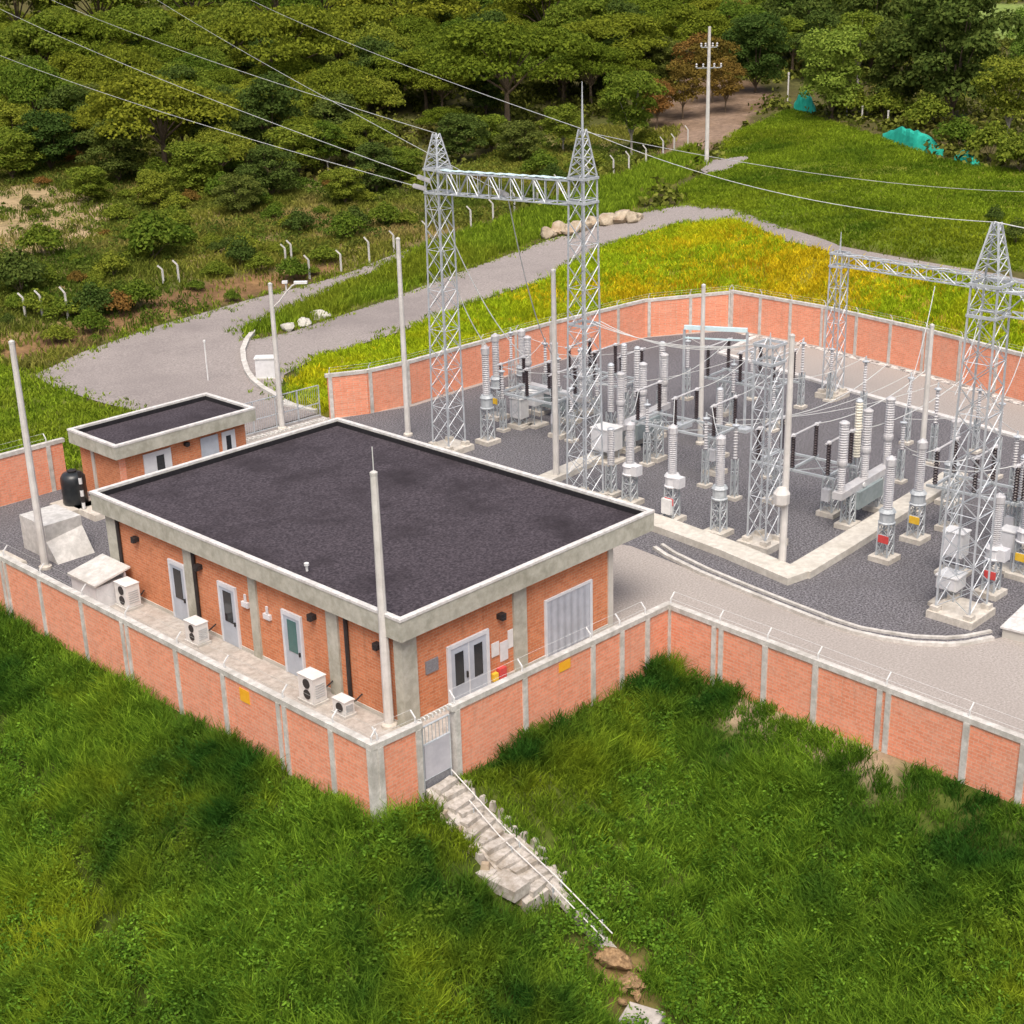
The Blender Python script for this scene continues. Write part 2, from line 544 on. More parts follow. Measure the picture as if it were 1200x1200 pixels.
M = dict(
    brick_house=brick('brick_house', (.64, .245, .115), (.50, .17, .075), (.50, .30, .19), (.36, .15, .075), .9),
    brick_wall=brick('brick_wall', (.82, .325, .195), (.70, .25, .14), (.66, .40, .29), (.60, .36, .26), .95, .5),
    concrete=speckle('concrete', (.44, .42, .37), (.52, .50, .45), 2.0, (.30, .29, .24), .5),
    concrete_green=speckle('concrete_mossy', (.35, .345, .285), (.45, .44, .37), 2.5, (.21, .21, .155), .9, lo=.4, hi=.62, dirt=.75),
    coping=speckle('coping', (.44, .42, .38), (.60, .575, .53), 3.5, (.30, .28, .24), .9, lo=.4, hi=.62, dirt=.8),
    white_cap=speckle('white_parapet_cap', (.50, .485, .455), (.64, .625, .60), 4, (.40, .38, .35), .9, lo=.4, hi=.6, dirt=.7),
    trench=speckle('trench_concrete', (.48, .45, .39), (.60, .57, .50), 3, (.37, .34, .28), .8, lo=.4, hi=.62),
    pale_concrete=speckle('pale_concrete', (.45, .44, .41), (.60, .585, .55), 3, (.34, .325, .29), .8, lo=.4, hi=.62),
    footing=speckle('footing_concrete', (.46, .425, .365), (.60, .56, .49), 4, (.34, .30, .24), .9, lo=.4, hi=.62),
    asphalt_roof=speckle('roof_gravel', (.022, .018, .022), (.084, .069, .079), 9, (.020, .015, .018), .32, .95, lo=.38, hi=.64, bd=.02, dirt=.95),
    upstand_black=speckle('upstand_black', (.012, .011, .013), (.022, .02, .023), 6),  # near-black for the strips inside the parapets
    dark_gravel=speckle('dark_gravel', (.048, .046, .05), (.235, .225, .235), 11, (.10, .094, .094), .25, .95, lo=.40, hi=.64, bd=.02, dirt=.5),
    light_gravel=speckle('light_gravel', (.25, .222, .198), (.42, .383, .348), 11, (.29, .26, .232), .16, .95, lo=.36, hi=.66, bd=.008, dirt=.6),
    road=speckle('road_gravel', (.20, .176, .162), (.335, .298, .275), 8, (.175, .152, .145), .085, .95, lo=.38, hi=.64, bd=.01, dirt=.85),
    walkway=speckle('walkway_concrete', (.33, .30, .265), (.48, .44, .395), 3.5, (.27, .24, .20), .6, lo=.38, hi=.64),
    steel=speckle('galvanised_steel', (.42, .45, .47), (.56, .59, .61), 4, (.36, .385, .40), .7, .55, .25, spec=.4),
    steel_dull=speckle('dull_steel', (.40, .43, .44), (.50, .53, .54), 4, (.28, .31, .32), .7, .6, .2),
    pole=speckle('pole_concrete', (.50, .48, .445), (.62, .60, .56), 1.5, (.46, .44, .40), .5),
    porcelain=speckle('grey_porcelain', (.42, .415, .42), (.55, .545, .545), 4, (.34, .32, .30), 1, .45, spec=.4),
    porcelain_cream=speckle('cream_porcelain', (.60, .57, .46), (.68, .65, .54), 3, None, 1, .4, spec=.5),
    dark_insulator=speckle('dark_insulator', (.022, .014, .016), (.04, .025, .026), 3, None, 1, .3, spec=.5),
    cabinet=speckle('cabinet_paint', (.55, .55, .555), (.66, .66, .665), 3, (.6, .59, .58), .8, .5),
    teal_cabinet=speckle('blue_grey_cabinet', (.20, .245, .25), (.27, .31, .315), 3, (.15, .18, .18), .9, .6),
    door=speckle('door_paint', (.36, .40, .45), (.43, .47, .52), 2, (.30, .33, .37), .7, .5),
    door_frame=speckle('door_frame_paint', (.52, .54, .56), (.6, .62, .64), 2, None, 1, .5),
    shutter=wavy_metal('shutter_steel', (.42, .45, .50), 16, 0),
    dark=speckle('dark_fitting', (.02, .018, .018), (.035, .03, .03), 5, None, 1, .5),
    vent=speckle('vent_grille', (.15, .15, .16), (.24, .24, .25), 12, None, 1, .6),
    white=speckle('white_paint', (.58, .58, .565), (.70, .70, .68), 3, (.58, .57, .55), .8, .6),
    red=speckle('red_paint', (.50, .05, .05), (.58, .08, .07), 4, None, 1, .5),
    yellow=speckle('yellow_paint', (.70, .42, .03), (.76, .50, .06), 5, None, 1, .5),
    orange=speckle('orange_sign', (.78, .36, .02), (.82, .43, .04), 5, None, 1, .5),
    tank=speckle('black_tank', (.012, .015, .017), (.025, .028, .03), 3, None, 1, .35, spec=.5),
    tarp=speckle('teal_netting', (.008, .27, .19), (.02, .38, .27), 1.2, (.01, .19, .14), .8, .7),
    soil=speckle('soil', (.17, .10, .048), (.36, .235, .12), 9, (.10, .065, .035), 2.5, .95, lo=.38, hi=.64, dirt=.85),
    rock=speckle('rock', (.27, .22, .15), (.45, .38, .28), 1.8, (.26, .15, .08), .8, .9, bd=.06),
    white_rock=speckle('pale_rock', (.38, .37, .31), (.54, .52, .46), 2.5, (.26, .24, .18), 1, .9, bd=.05),
    bark=speckle('bark', (.12, .085, .055), (.20, .15, .10), 6, (.07, .05, .035), 1, .95),
    pale_bark=speckle('pale_bark', (.34, .31, .26), (.44, .40, .34), 5, (.2, .17, .13), 1, .95),
    cable=speckle('aluminium_cable', (.55, .56, .54), (.66, .67, .64), 3, None, 1, .5, .2),
    step=speckle('stair_concrete', (.31, .28, .24), (.50, .46, .41), 4.5, (.22, .175, .12), 1.3, .95, lo=.38, hi=.62, dirt=.8),
    blue_white=speckle('pale_blue_steel', (.50, .66, .68), (.6, .74, .76), 3, (.42, .50, .52), .7, .5),
)
mt, nt, out = new_mat('window_glass')
surf(nt, out, mixc(nt, noise(nt, 2, 2), (.008, .010, .014), (.02, .026, .032)), .12, 0, None, 0, .6)
M['glass'] = mt
mt, nt, out = new_mat('tinted_glass')
surf(nt, out, mixc(nt, noise(nt, 2, 2), (.03, .10, .10), (.06, .16, .15)), .12, 0, None, 0, .6)
M['glass_teal'] = mt

FM = dict(
    fg_grass=foliage('lush_grass', ((.070, .175, .016), (.25, .39, .034)), .4, 0, (.33, .39, .022), .10, .50, .68, (.038, .112, .016), .15),
    fg_weed=foliage('weed_leaves', ((.06, .15, .016), (.19, .34, .034)), .38, 0, (.22, .29, .022), .13, .5, .66, (.04, .10, .016), .15),
    emb_grass=foliage('embankment_grass', ((.29, .40, .016), (.48, .60, .024)), .4, 0, (.58, .56, .018), .07, .46, .60),
    gold_grass=foliage('golden_grass', ((.54, .43, .016), (.80, .63, .022)), .4, 0, (.56, .34, .016), .2, .54, .68),
    verge_grass=foliage('verge_grass', ((.14, .23, .018), (.28, .38, .030)), .35, 0, (.24, .29, .025), .1, .45, .65),
    hill_grass=foliage('field_grass', ((.165, .25, .016), (.26, .35, .026)), .4, 0, (.30, .33, .02), .045, .45, .62, (.10, .17, .014), .09),
    scrub=foliage('scrub_grass', ((.17, .19, .03), (.30, .30, .055)), .4, 0, (.42, .31, .13), .06, .53, .66, (.085, .14, .018), .05),
    olive=foliage('olive_leaves', ((.085, .118, .013), (.215, .258, .026)), .4, .45),
    green=foliage('green_leaves', ((.085, .135, .016), (.215, .27, .034)), .4, .6),
    dark=foliage('dark_leaves', ((.046, .078, .016), (.12, .165, .034)), .35, .7),
    bright=foliage('bright_leaves', ((.10, .175, .024), (.20, .29, .045)), .3, .4),
    rusty=foliage('rusty_leaves', ((.13, .085, .022), (.24, .15, .035)), .3, .6),
    lowscrub=foliage('low_scrub_leaves', ((.075, .115, .018), (.22, .26, .042)), .35, 0, (.20, .17, .045), .09, .54, .68, (.07, .12, .018), .06),
    under=foliage('undergrowth_leaves', ((.075, .095, .016), (.19, .205, .038)), .25, 0, (.13, .10, .03), .06, .54, .68),
)

# ------------------------------------------------------------------ terrain zones (plan polygons)
ROAD_PX = [(40, 440), (95, 414), (180, 384), (290, 352), (420, 316), (480, 292), (474, 304), (400, 334), (290, 382), (283, 395),
           (300, 398), (340, 390), (375, 378), (470, 346), (560, 312), (640, 282), (740, 252), (800, 241), (860, 246), (920, 268),
           (985, 289), (1060, 303), (1130, 315), (1200, 328), (1260, 330), (1260, 345), (1200, 337), (1130, 324), (1060, 312),
           (985, 300), (920, 283), (860, 257), (790, 263), (700, 291), (640, 329), (560, 353), (470, 389), (375, 418), (333, 440)]
ROAD = hits(ROAD_PX) + [(23.0, 37.2), (22.8, 33.2), (14.6, 33.4), (13, 37.5), at2(190, 488), at2(120, 471), at2(60, 452)]
EMB = hits([(345, 447), (375, 421), (470, 392), (560, 356), (640, 332), (700, 294), (790, 266), (860, 260), (920, 286), (985, 303),
            (1060, 315), (1130, 327), (1200, 340), (1300, 352)]) + [(52.5, -6), (53.2, 1.9), (55.4, 10), (56.9, 18.7), (57.2, 26.9), (50.5, 31.0),
                                                                  (40.5, 31.7), (27.7, 31.5), (23.5, 33.2), (23.6, 37)]
VERGE = hits([(286, 388), (400, 338), (470, 308), (520, 282), (600, 255), (700, 218), (760, 196), (812, 172), (830, 192), (780, 222),
              (740, 246), (640, 276), (560, 308), (470, 342), (375, 374), (340, 386), (292, 393)])
FIELD = hits([(835, 200), (850, 160), (930, 127), (1000, 150), (1100, 186), (1290, 218), (1290, 332), (1130, 313), (1060, 301),
              (985, 287), (920, 266), (860, 244), (800, 238), (785, 226)])
LAWN = [at2(-60, 400), at2(0, 425), at2(48, 447), at2(120, 474), at2(190, 492), (5.5, 34.2), (-4, 34.2), (-10, 40)]
SCRUB = hits([(-60, 400), (0, 430), (45, 436), (95, 410), (180, 380), (290, 349), (420, 313), (500, 280), (600, 250), (690, 214), (760, 190),
              (800, 150), (700, 150), (600, 170), (480, 230), (380, 215), (250, 195), (100, 180), (-60, 190)])
CUT = hits([(-40, 408), (0, 396), (50, 390), (110, 374), (200, 343), (280, 322), (350, 312), (400, 306), (400, 318), (290, 347), (180, 378), (95, 408), (0, 428), (-40, 436)])
CLEAR = hits([(-60, 222), (60, 214), (125, 240), (115, 282), (60, 302), (-60, 302)])
BROWN = hits([(760, 150), (800, 90), (880, 95), (915, 115), (880, 140), (830, 180), (775, 190)])
FARFIELD = hits([(1080, 5), (1280, 5), (1280, 70), (1190, 55), (1130, 30)])

# ground sheet ------------------------------------------------------
ax = np.concatenate([np.arange(-90, -34, 4.0), np.arange(-34, 60, 0.8), np.arange(60, 150, 1.6), np.arange(150, 300, 6), np.arange(300, 760, 20)])
ay = np.concatenate([np.arange(-90, -34, 4.0), np.arange(-34, 60, 0.8), np.arange(60, 150, 1.6), np.arange(150, 300, 6), np.arange(300, 760, 20)])
GX, GY = np.meshgrid(ax, ay, indexing='ij')
gx, gy = GX.ravel(), GY.ravel()
gz = tz(gx, gy)
in_pad = inpoly(gx, gy, PAD)
in_road = inpoly(gx, gy, ROAD)
fur_a, fur_b = np.array(at2(-20, 860, -3.0)), np.array(at2(200, 1230, -4.0))


def furrow(x, y):
    d = fur_b - fur_a; L = np.linalg.norm(d); d = d / L
    px_, py_ = np.asarray(x) - fur_a[0], np.asarray(y) - fur_a[1]
    off = -d[1] * px_ + d[0] * py_ + (vnoise(x, y, 2.5) - .5) * 1.2
    return np.exp(-(off / .5) ** 2)


nz = (vnoise(gx, gy, 3.1) - .5) * .35 + (vnoise(gx + 50, gy + 9, 9.0) - .5) * .6
frontmask = (front_d(gx, gy) > 1.2)
amp = np.where(in_pad | in_road, 0, np.where(frontmask, .8, .35 * smooth(60, 95, np.hypot(gx - 20, gy))))
gz = gz + nz * amp - .7 * furrow(gx, gy) * (front_d(gx, gy) > 1.5)
gz -= .32 * smooth(1.25, .7, np.abs(gx + 1.62)) * ((gy < -3.3) & (gy > -8.6))
gz[in_road] -= .05
gz[in_pad] = -.35
Cc = np.zeros((len(gx), 3))
n1 = vnoise(gx, gy, 5.0)[:, None]; n2 = vnoise(gx + 31, gy + 77, 13.0)[:, None]; n3 = vnoise(gx + 3, gy + 7, 2.0)[:, None]
Cc[:] = np.array([.085, .068, .030]) * (1 - n1) + np.array([.085, .092, .025]) * n1
fr = front_d(gx, gy) > 0
Cc[fr] = (np.array([.045, .07, .012]) * (1 - n1) + np.array([.075, .095, .018]) * n1)[fr]
for poly, a, b in ((SCRUB, (.10, .11, .03), (.26, .185, .085)), (CUT, (.13, .075, .04), (.25, .15, .07)), (CLEAR, (.26, .20, .10), (.38, .28, .17)), (EMB, (.20, .19, .02), (.30, .22, .03)), (VERGE, (.12, .14, .02), (.18, .17, .04)),
                   (FIELD, (.095, .135, .014), (.165, .18, .022)), (LAWN, (.11, .14, .02), (.17, .18, .04)), (BROWN, (.13, .085, .05), (.24, .17, .125)),
                   (FARFIELD, (.16, .22, .05), (.2, .26, .07))):
    k = inpoly(gx, gy, poly)
    w = np.clip((n2 * .5 + n3 * .5 - .3) / .45, 0, 1)
    Cc[k] = (np.array(a) * (1 - w) + np.array(b) * w)[k]
pw = np.exp(-(np.hypot(gx + 1.75, gy + 11.4) / 1.1) ** 2)[:, None]
Cc = Cc * (1 - pw) + np.array([.24, .145, .07]) * pw
# a bare earth bench along the foot of the right-hand wall
bench = fr & (gy < -6) & (gx > 4)
dd = front_d(gx, gy)
wb_ = (smooth(2.2, 1.3, dd) * bench * smooth(-6.2, -7.6, gy) * smooth(-15, -13, gy))[:, None]
Cc = Cc * (1 - wb_) + np.array([.34, .25, .17]) * wb_
nx_, ny_ = len(ax), len(ay)
idx = np.arange(nx_ * ny_).reshape(nx_, ny_)
quads = np.stack([idx[:-1, :-1], idx[1:, :-1], idx[1:, 1:], idx[:-1, 1:]], -1).reshape(-1, 4)
me = bpy.data.meshes.new('ground')
me.vertices.add(len(gx)); me.vertices.foreach_set('co', np.stack([gx, gy, gz], -1).ravel())
me.loops.add(quads.size); me.loops.foreach_set('vertex_index', quads.ravel().astype(np.int32))
me.polygons.add(len(quads)); me.polygons.foreach_set('loop_start', np.arange(0, quads.size, 4, dtype=np.int32))
me.polygons.foreach_set('loop_total', np.full(len(quads), 4, dtype=np.int32))
ca = me.color_attributes.new('zone', 'FLOAT_COLOR', 'POINT')
ca.data.foreach_set('color', np.hstack([Cc, np.ones((len(Cc), 1))]).ravel())
me.polygons.foreach_set('use_smooth', np.ones(len(quads), bool))
mt, nt, out = new_mat('ground_soil_and_turf')
at_ = nt.nodes.new('ShaderNodeAttribute'); at_.attribute_name = 'zone'
nf = noise(nt, 1.3, 6, .75)
mv = nt.nodes.new('ShaderNodeMix'); mv.data_type = 'RGBA'; mv.blend_type = 'MULTIPLY'; mv.inputs[0].default_value = 1
nt.links.new(at_.outputs['Color'], mv.inputs[6])
nt.links.new(mixc(nt, ramp(nt, nf, .3, .7), (.55, .55, .55), (1.35, 1.35, 1.3)), mv.inputs[7])
surf(nt, out, mv.outputs[2], .95, 0, nf, .15, .1)
me.materials.append(mt)
me.update()
ground = bpy.data.objects.new('ground', me); COL.objects.link(ground)
tag(ground, None, None, None, 'structure')


def draped(name, poly, mat, dz, step=2.0, flat=None):
    bm = bmesh.new()
    vs = [bm.verts.new((p[0], p[1], 0)) for p in poly]
    f = bm.faces.new(vs)
    if f.normal.z < 0: f.normal_flip()
    bmesh.ops.triangulate(bm, faces=bm.faces[:])
    xs = [p[0] for p in poly]; ys = [p[1] for p in poly]
    if flat is None:
        for k in np.arange(min(xs), max(xs), step):
            bmesh.ops.bisect_plane(bm, geom=bm.verts[:] + bm.edges[:] + bm.faces[:], plane_co=(k, 0, 0), plane_no=(1, 0, 0))
        for k in np.arange(min(ys), max(ys), step):
            bmesh.ops.bisect_plane(bm, geom=bm.verts[:] + bm.edges[:] + bm.faces[:], plane_co=(0, k, 0), plane_no=(0, 1, 0))
    P = np.array([v.co[:] for v in bm.verts])
    z = tz(P[:, 0], P[:, 1]) + dz if flat is None else np.full(len(P), flat)
    for v, zz in zip(bm.verts, z): v.co.z = zz
    bmesh.ops.recalc_face_normals(bm, faces=bm.faces[:])
    me = bpy.data.meshes.new(name); bm.to_mesh(me); bm.free()
    if len(me.polygons) and me.polygons[0].normal.z < 0: me.flip_normals()
    me.materials.append(mat)
    o = bpy.data.objects.new(name, me); COL.objects.link(o)
    return tag(o, None, None, None, 'structure')


draped('access_road', ROAD, M['road'], .045)
draped('site_road', PAD, M['light_gravel'], 0, flat=0.0)
YARD = [(18.87, 5.22), (17.5, 9.5), (15, 11), (12.2, 12), (12.2, 31.3), (22.9, 31.6), (27.7, 29.9), (40.5, 30.1), (50, 29.4), (55.2, 26.0), (54.6, 23.2), (49.5, 22.6), (49.16, 20.54),
        (47.1, 10.74), (45, -1.39), (43.2, -13), (42, -24), (21.6, -24), (21.6, -12.3), (20.1, -11.62), (18.9, -10.8), (18.0, -9.43), (17.55, -7.42),
        (17.82, -3.1), (18.36, .89)]
draped('gravel_yard', YARD, M['dark_gravel'], 0, flat=.006)
draped('gravel_bed', [(-4.1, 19.9), (6.2, 19.9), (6.2, 33.2), (-4.1, 33.2)], M['dark_gravel'], 0, flat=.006)
draped('walkway', [(-4.15, -3.15), (11.9, -3.15), (11.9, .3), (.3, .3), (.3, 19.9), (-4.15, 19.9)], M['walkway'], 0, flat=.006)


def kerb(name, pts, w, h, mat, z=0.0, drape=False):
    b = MB()
    P = [np.array(p, float) for p in pts]
    L, R = [], []
    for i, p in enumerate(P):
        d = P[min(i + 1, len(P) - 1)] - P[max(i - 1, 0)]
        d /= np.linalg.norm(d); nn = np.array([-d[1], d[0]]) * w / 2
        L.append(p + nn); R.append(p - nn)
    zz = tz([p[0] for p in P], [p[1] for p in P]) if drape else [z] * len(P)
    for i in range(len(P)):
        for q, dz in ((L[i], -.1), (R[i], -.1), (R[i], h), (L[i], h)):
            b.v.append((q[0], q[1], zz[i] + dz))
    for i in range(len(P) - 1):
        a = 4 * i
        for k in range(4):
            j = (k + 1) % 4
            b.f.append((a + k, a + 4 + k, a + 4 + j, a + j))
    b.f.append((0, 1, 2, 3)); e = 4 * (len(P) - 1); b.f.append((e + 3, e + 2, e + 1, e))
    o = b.build(name, mat)
    return tag(o, None, None, None, 'structure')


rk = [(19.3, 4.2), (18.9, 3.2), (18.36, .89), (17.95, -2), (17.7, -4.2), (17.5, -6.2), (17.5, -7.42), (17.75, -8.6), (18.2, -9.8), (18.9, -10.8), (19.5, -11.3), (20.6, -11.85)]
kerb('kerb', rk, .2, .14, M['coping'])
kerb('kerb', [(p[0] + .55, p[1] + (.0 if p[1] > -8 else .35)) for p in rk], .16, .10, M['coping'])
kerb('kerb', [(54.4, 23.3), (49.5, 22.6), (49.16, 20.54), (47.1, 10.74), (45, -1.39), (43.2, -13), (42.1, -23)], .42, .14, M['white_cap'])
kerb('drain_channel', [(55.0, 24.6), (54.9, 18.5), (53.4, 10), (51.2, 1.8), (49.5, -9)], .5, .04, speckle('drain_stone', (.16, .15, .14), (.62, .6, .56), 2.6, None, 1, .9, lo=.42, hi=.56))
TR = [(21.5, 8.5), (21.35, 6.2), (21.0, 1.91), (20.55, -2.55), (24.76, -2.35), (30.47, -1.95), (37, -1.6)]
kerb('cable_trench', [(21.75, 8.5), (21.5, 5.0), (21.1, 1.2), (20.35, -2.9)], 1.25, .34, M['trench'])
kerb('cable_trench', [(20.95, -2.55), (25.0, -2.35), (30.5, -2.0), (37, -1.6)], 1.15, .335, M['trench'])
kerb('cable_trench', [(19.5, 14.0), (23.9, 14.25), (28, 14.6), (33.2, 15.2)], 1.0, .3, M['trench'])


# ------------------------------------------------------------------ main building
def main_building():
    t = thing('brick_building', 'large brick control building with flat dark gravel roof and pale concrete fascia', 'building', (.35, .4, 0))
    X0, X1, Y0, Y1 = .35, 11.7, .4, 19.5
    b = MB()
    b.wall((X0 + .1, Y0), (X0 + .1, Y1), .2, 0, 3.69); b.wall((X1 - .1, Y0), (X1 - .1, Y1), .2, 0, 3.69)
    b.wall((X0 + .2, Y0 + .1), (X1 - .2, Y0 + .1), .2, 0, 3.69); b.wall((X0 + .2, Y1 - .1), (X1 - .2, Y1 - .1), .2, 0, 3.69)
    b.build('wall', M['brick_house'], t)
    # roof: slab, fascia, cap, gravel, dark upstand
    RX0, RX1, RY0, RY1 = 0.0, 13.95, 0.0, 20.1
    r = MB(); r.mm(RX0 + .02, RX1 - .02, RY0 + .02, RY1 - .02, 3.67, 3.95)
    roof = r.build('roof', M['concrete'], t)
    f = MB(); w = .2
    f.mm(RX0, RX1, RY0, RY0 + w, 3.64, 4.42); f.mm(RX0, RX1, RY1 - w, RY1, 3.64, 4.42)
    f.mm(RX0, RX0 + w, RY0 + w, RY1 - w, 3.64, 4.42); f.mm(RX1 - w, RX1, RY0 + w, RY1 - w, 3.64, 4.42)
    f.build('fascia', M['concrete_green'], roof)
    c = MB(); e = .025
    c.mm(RX0 - e, RX1 + e, RY0 - e, RY0 + w, 4.42, 4.52); c.mm(RX0 - e, RX1 + e, RY1 - w, RY1 + e, 4.42, 4.52)
    c.mm(RX0 - e, RX0 + w, RY0 + w, RY1 - w, 4.42, 4.52); c.mm(RX1 - w, RX1 + e, RY0 + w, RY1 - w, 4.42, 4.52)
    c.build('parapet_cap', M['white_cap'], roof)
    g = MB(); g.mm(RX0 + w, RX1 - w, RY0 + w, RY1 - w, 3.9, 4.19)
    g.build('gravel_topping', M['asphalt_roof'], roof)
    u = MB(); k = .05
    u.mm(RX0 + w, RX1 - w, RY0 + w, RY0 + w + k, 4.0, 4.405); u.mm(RX0 + w, RX1 - w, RY1 - w - k, RY1 - w, 4.0, 4.405)
    u.mm(RX0 + w, RX0 + w + k, RY0 + w + k, RY1 - w - k, 4.0, 4.405); u.mm(RX1 - w - k, RX1 - w, RY0 + w + k, RY1 - w - k, 4.0, 4.405)
    u.build('dark_upstand', M['upstand_black'], roof)  # near-black strip round the inner parapet faces
    vp = MB(); vp.lathe([(.05, 4.04), (.05, 4.42), (.1, 4.42), (.1, 4.52), (.03, 4.55)], 1.1, 6.5, 8)
    vp.build('vent_pipe', M['white'], roof)
    # columns
    for y0, y1 in ((18.75, 19.55), (13.05, 13.7), (8.8, 9.28), (3.85, 4.5)):
        MB().mm(X0 - .09, X0 - .001, y0, y1, 0, 3.66).build('column', M['concrete_green'], t)
    cc = MB(); cc.mm(X0 - .09, X0 + .62, Y0 - .09, Y0 - .001, 0, 3.66); cc.mm(X0 - .09, X0 - .001, Y0 - .001, Y0 + .35, 0, 3.66)
    cc.build('column', M['concrete_green'], t)
    MB().mm(5.94, 6.64, Y0 - .09, Y0 - .001, 0, 3.66).build('column', M['concrete_green'], t)
    MB().mm(X1 - .22, X1 + .06, Y0 - .07, Y0 + .3, 0, 3.66).build('column', M['concrete'], t)
    pl = MB(); pl.mm(X0 - .04, X0 - .002, Y0 - .04, Y1, 0, .16); pl.mm(X0 - .002, X1, Y0 - .04, Y0 - .002, 0, .16)
    pl.build('plinth', M['concrete'], t)
    # downpipes
    for y in (18.62, 12.95, 3.35):
        MB().bar((X0 - .09, y, .1), (X0 - .09, y, 3.62), .085, 8).build('downpipe', M['dark'], t)
    # doors on the long facade
    for y, gm in ((14.3, 'glass'), (10.8, 'glass'), (6.65, 'glass_teal')):
        d = MB().mm(X0 - .07, X0 - .02, y - .5, y + .5, .02, 2.5).build('door', M['door'], t)
        fr = MB(); fr.mm(X0 - .1, X0 - .003, y + .5, y + .6, .02, 2.68); fr.mm(X0 - .1, X0 - .003, y - .6, y - .5, .02, 2.68)
        fr.mm(X0 - .1, X0 - .003, y - .5, y + .5, 2.5, 2.68)
        fr.build('door_frame', M['door_frame'], d)
        MB().mm(X0 - .09, X0 - .071, y - .27, y + .27, 1.02, 2.36).build('pane', M[gm], d)
        MB().mm(X0 - .13, X0 - .07, y - .42, y - .36, .95, 1.12).build('handle', M['dark'], d)
    # wall lamps: dark bulkheads
    for y in (17.24, 12.6, 5.3, 1.59):
        MB().box((X0 - .12, y, 2.95), (.24, .3, .2)).box((X0 - .2, y, 2.86), (.16, .2, .1)).build('wall_lamp', M['dark'], t)
    MB().box((5.23, Y0 - .12, 2.75), (.3, .24, .2)).box((5.23, Y0 - .2, 2.66), (.2, .16, .1)).build('wall_lamp', M['dark'], t)
    # white emergency light and box
    for y, z in ((9.6, 2.15), (8.2, 2.05)):
        a = MB(); a.box((X0 - .06, y, z), (.12, .42, .22)); a.box((X0 - .05, y, z + .28), (.06, .1, .3))
        a.build('emergency_light', M['cabinet'], t)
    # short facade: double door
    d = MB()
    for x in (3.05, 3.98): d.mm(x - .44, x + .44, Y0 - .07, Y0 - .02, .02, 2.3)
    dd = d.build('double_door', M['door'], t)
    fr = MB(); fr.mm(2.45, 2.6, Y0 - .1, Y0 - .003, .02, 2.45); fr.mm(4.43, 4.58, Y0 - .1, Y0 - .003, .02, 2.45)
    fr.mm(2.6, 4.43, Y0 - .1, Y0 - .003, 2.3, 2.45); fr.mm(3.49, 3.54, Y0 - .09, Y0 - .003, .02, 2.3)
    fr.build('door_frame', M['door_frame'], dd)
    for x in (3.02, 4.0): MB().mm(x - .21, x + .21, Y0 - .09, Y0 - .071, .75, 2.05).build('pane', M['glass'], dd)
    MB().mm(3.36, 3.42, Y0 - .13, Y0 - .07, .9, 1.15).build('handle', M['dark'], dd)
    # vent, notices, shutter
    vt = MB(); vt.mm(1.4, 2.0, Y0 - .06, Y0 - .002, 1.75, 2.25)
    vt.build('vent_grille', M['vent'], t)
    for (x0, x1, z0, z1, mk) in ((4.75, 5.15, 1.15, 1.72, 'white'), (5.2, 5.62, .8, 1.6, 'cabinet'), (5.64, 5.92, 1.2, 1.95, 'white')):
        MB().mm(x0, x1, Y0 - .03, Y0 - .002, z0, z1).build('notice_board', M[mk], t)
    MB().mm(5.0, 5.35, Y0 - .2, Y0 - .002, .2, .62).build('hose_box', M['red'], t)
    MB().mm(4.7, 4.95, Y0 - .16, Y0 - .002, .2, .5).build('meter_box', M['yellow'], t)
    sh = MB(); sh.mm(7.8, 10.35, Y0 - .05, Y0 - .003, .02, 2.4)
    s_ = sh.build('roller_shutter', M['shutter'], t)
    fr = MB(); fr.mm(7.68, 7.8, Y0 - .08, Y0 - .003, .02, 2.5); fr.mm(10.35, 10.47, Y0 - .08, Y0 - .003, .02, 2.5); fr.mm(7.8, 10.35, Y0 - .08, Y0 - .003, 2.4, 2.5)
    fr.build('shutter_frame', M['door_frame'], s_)


main_building()


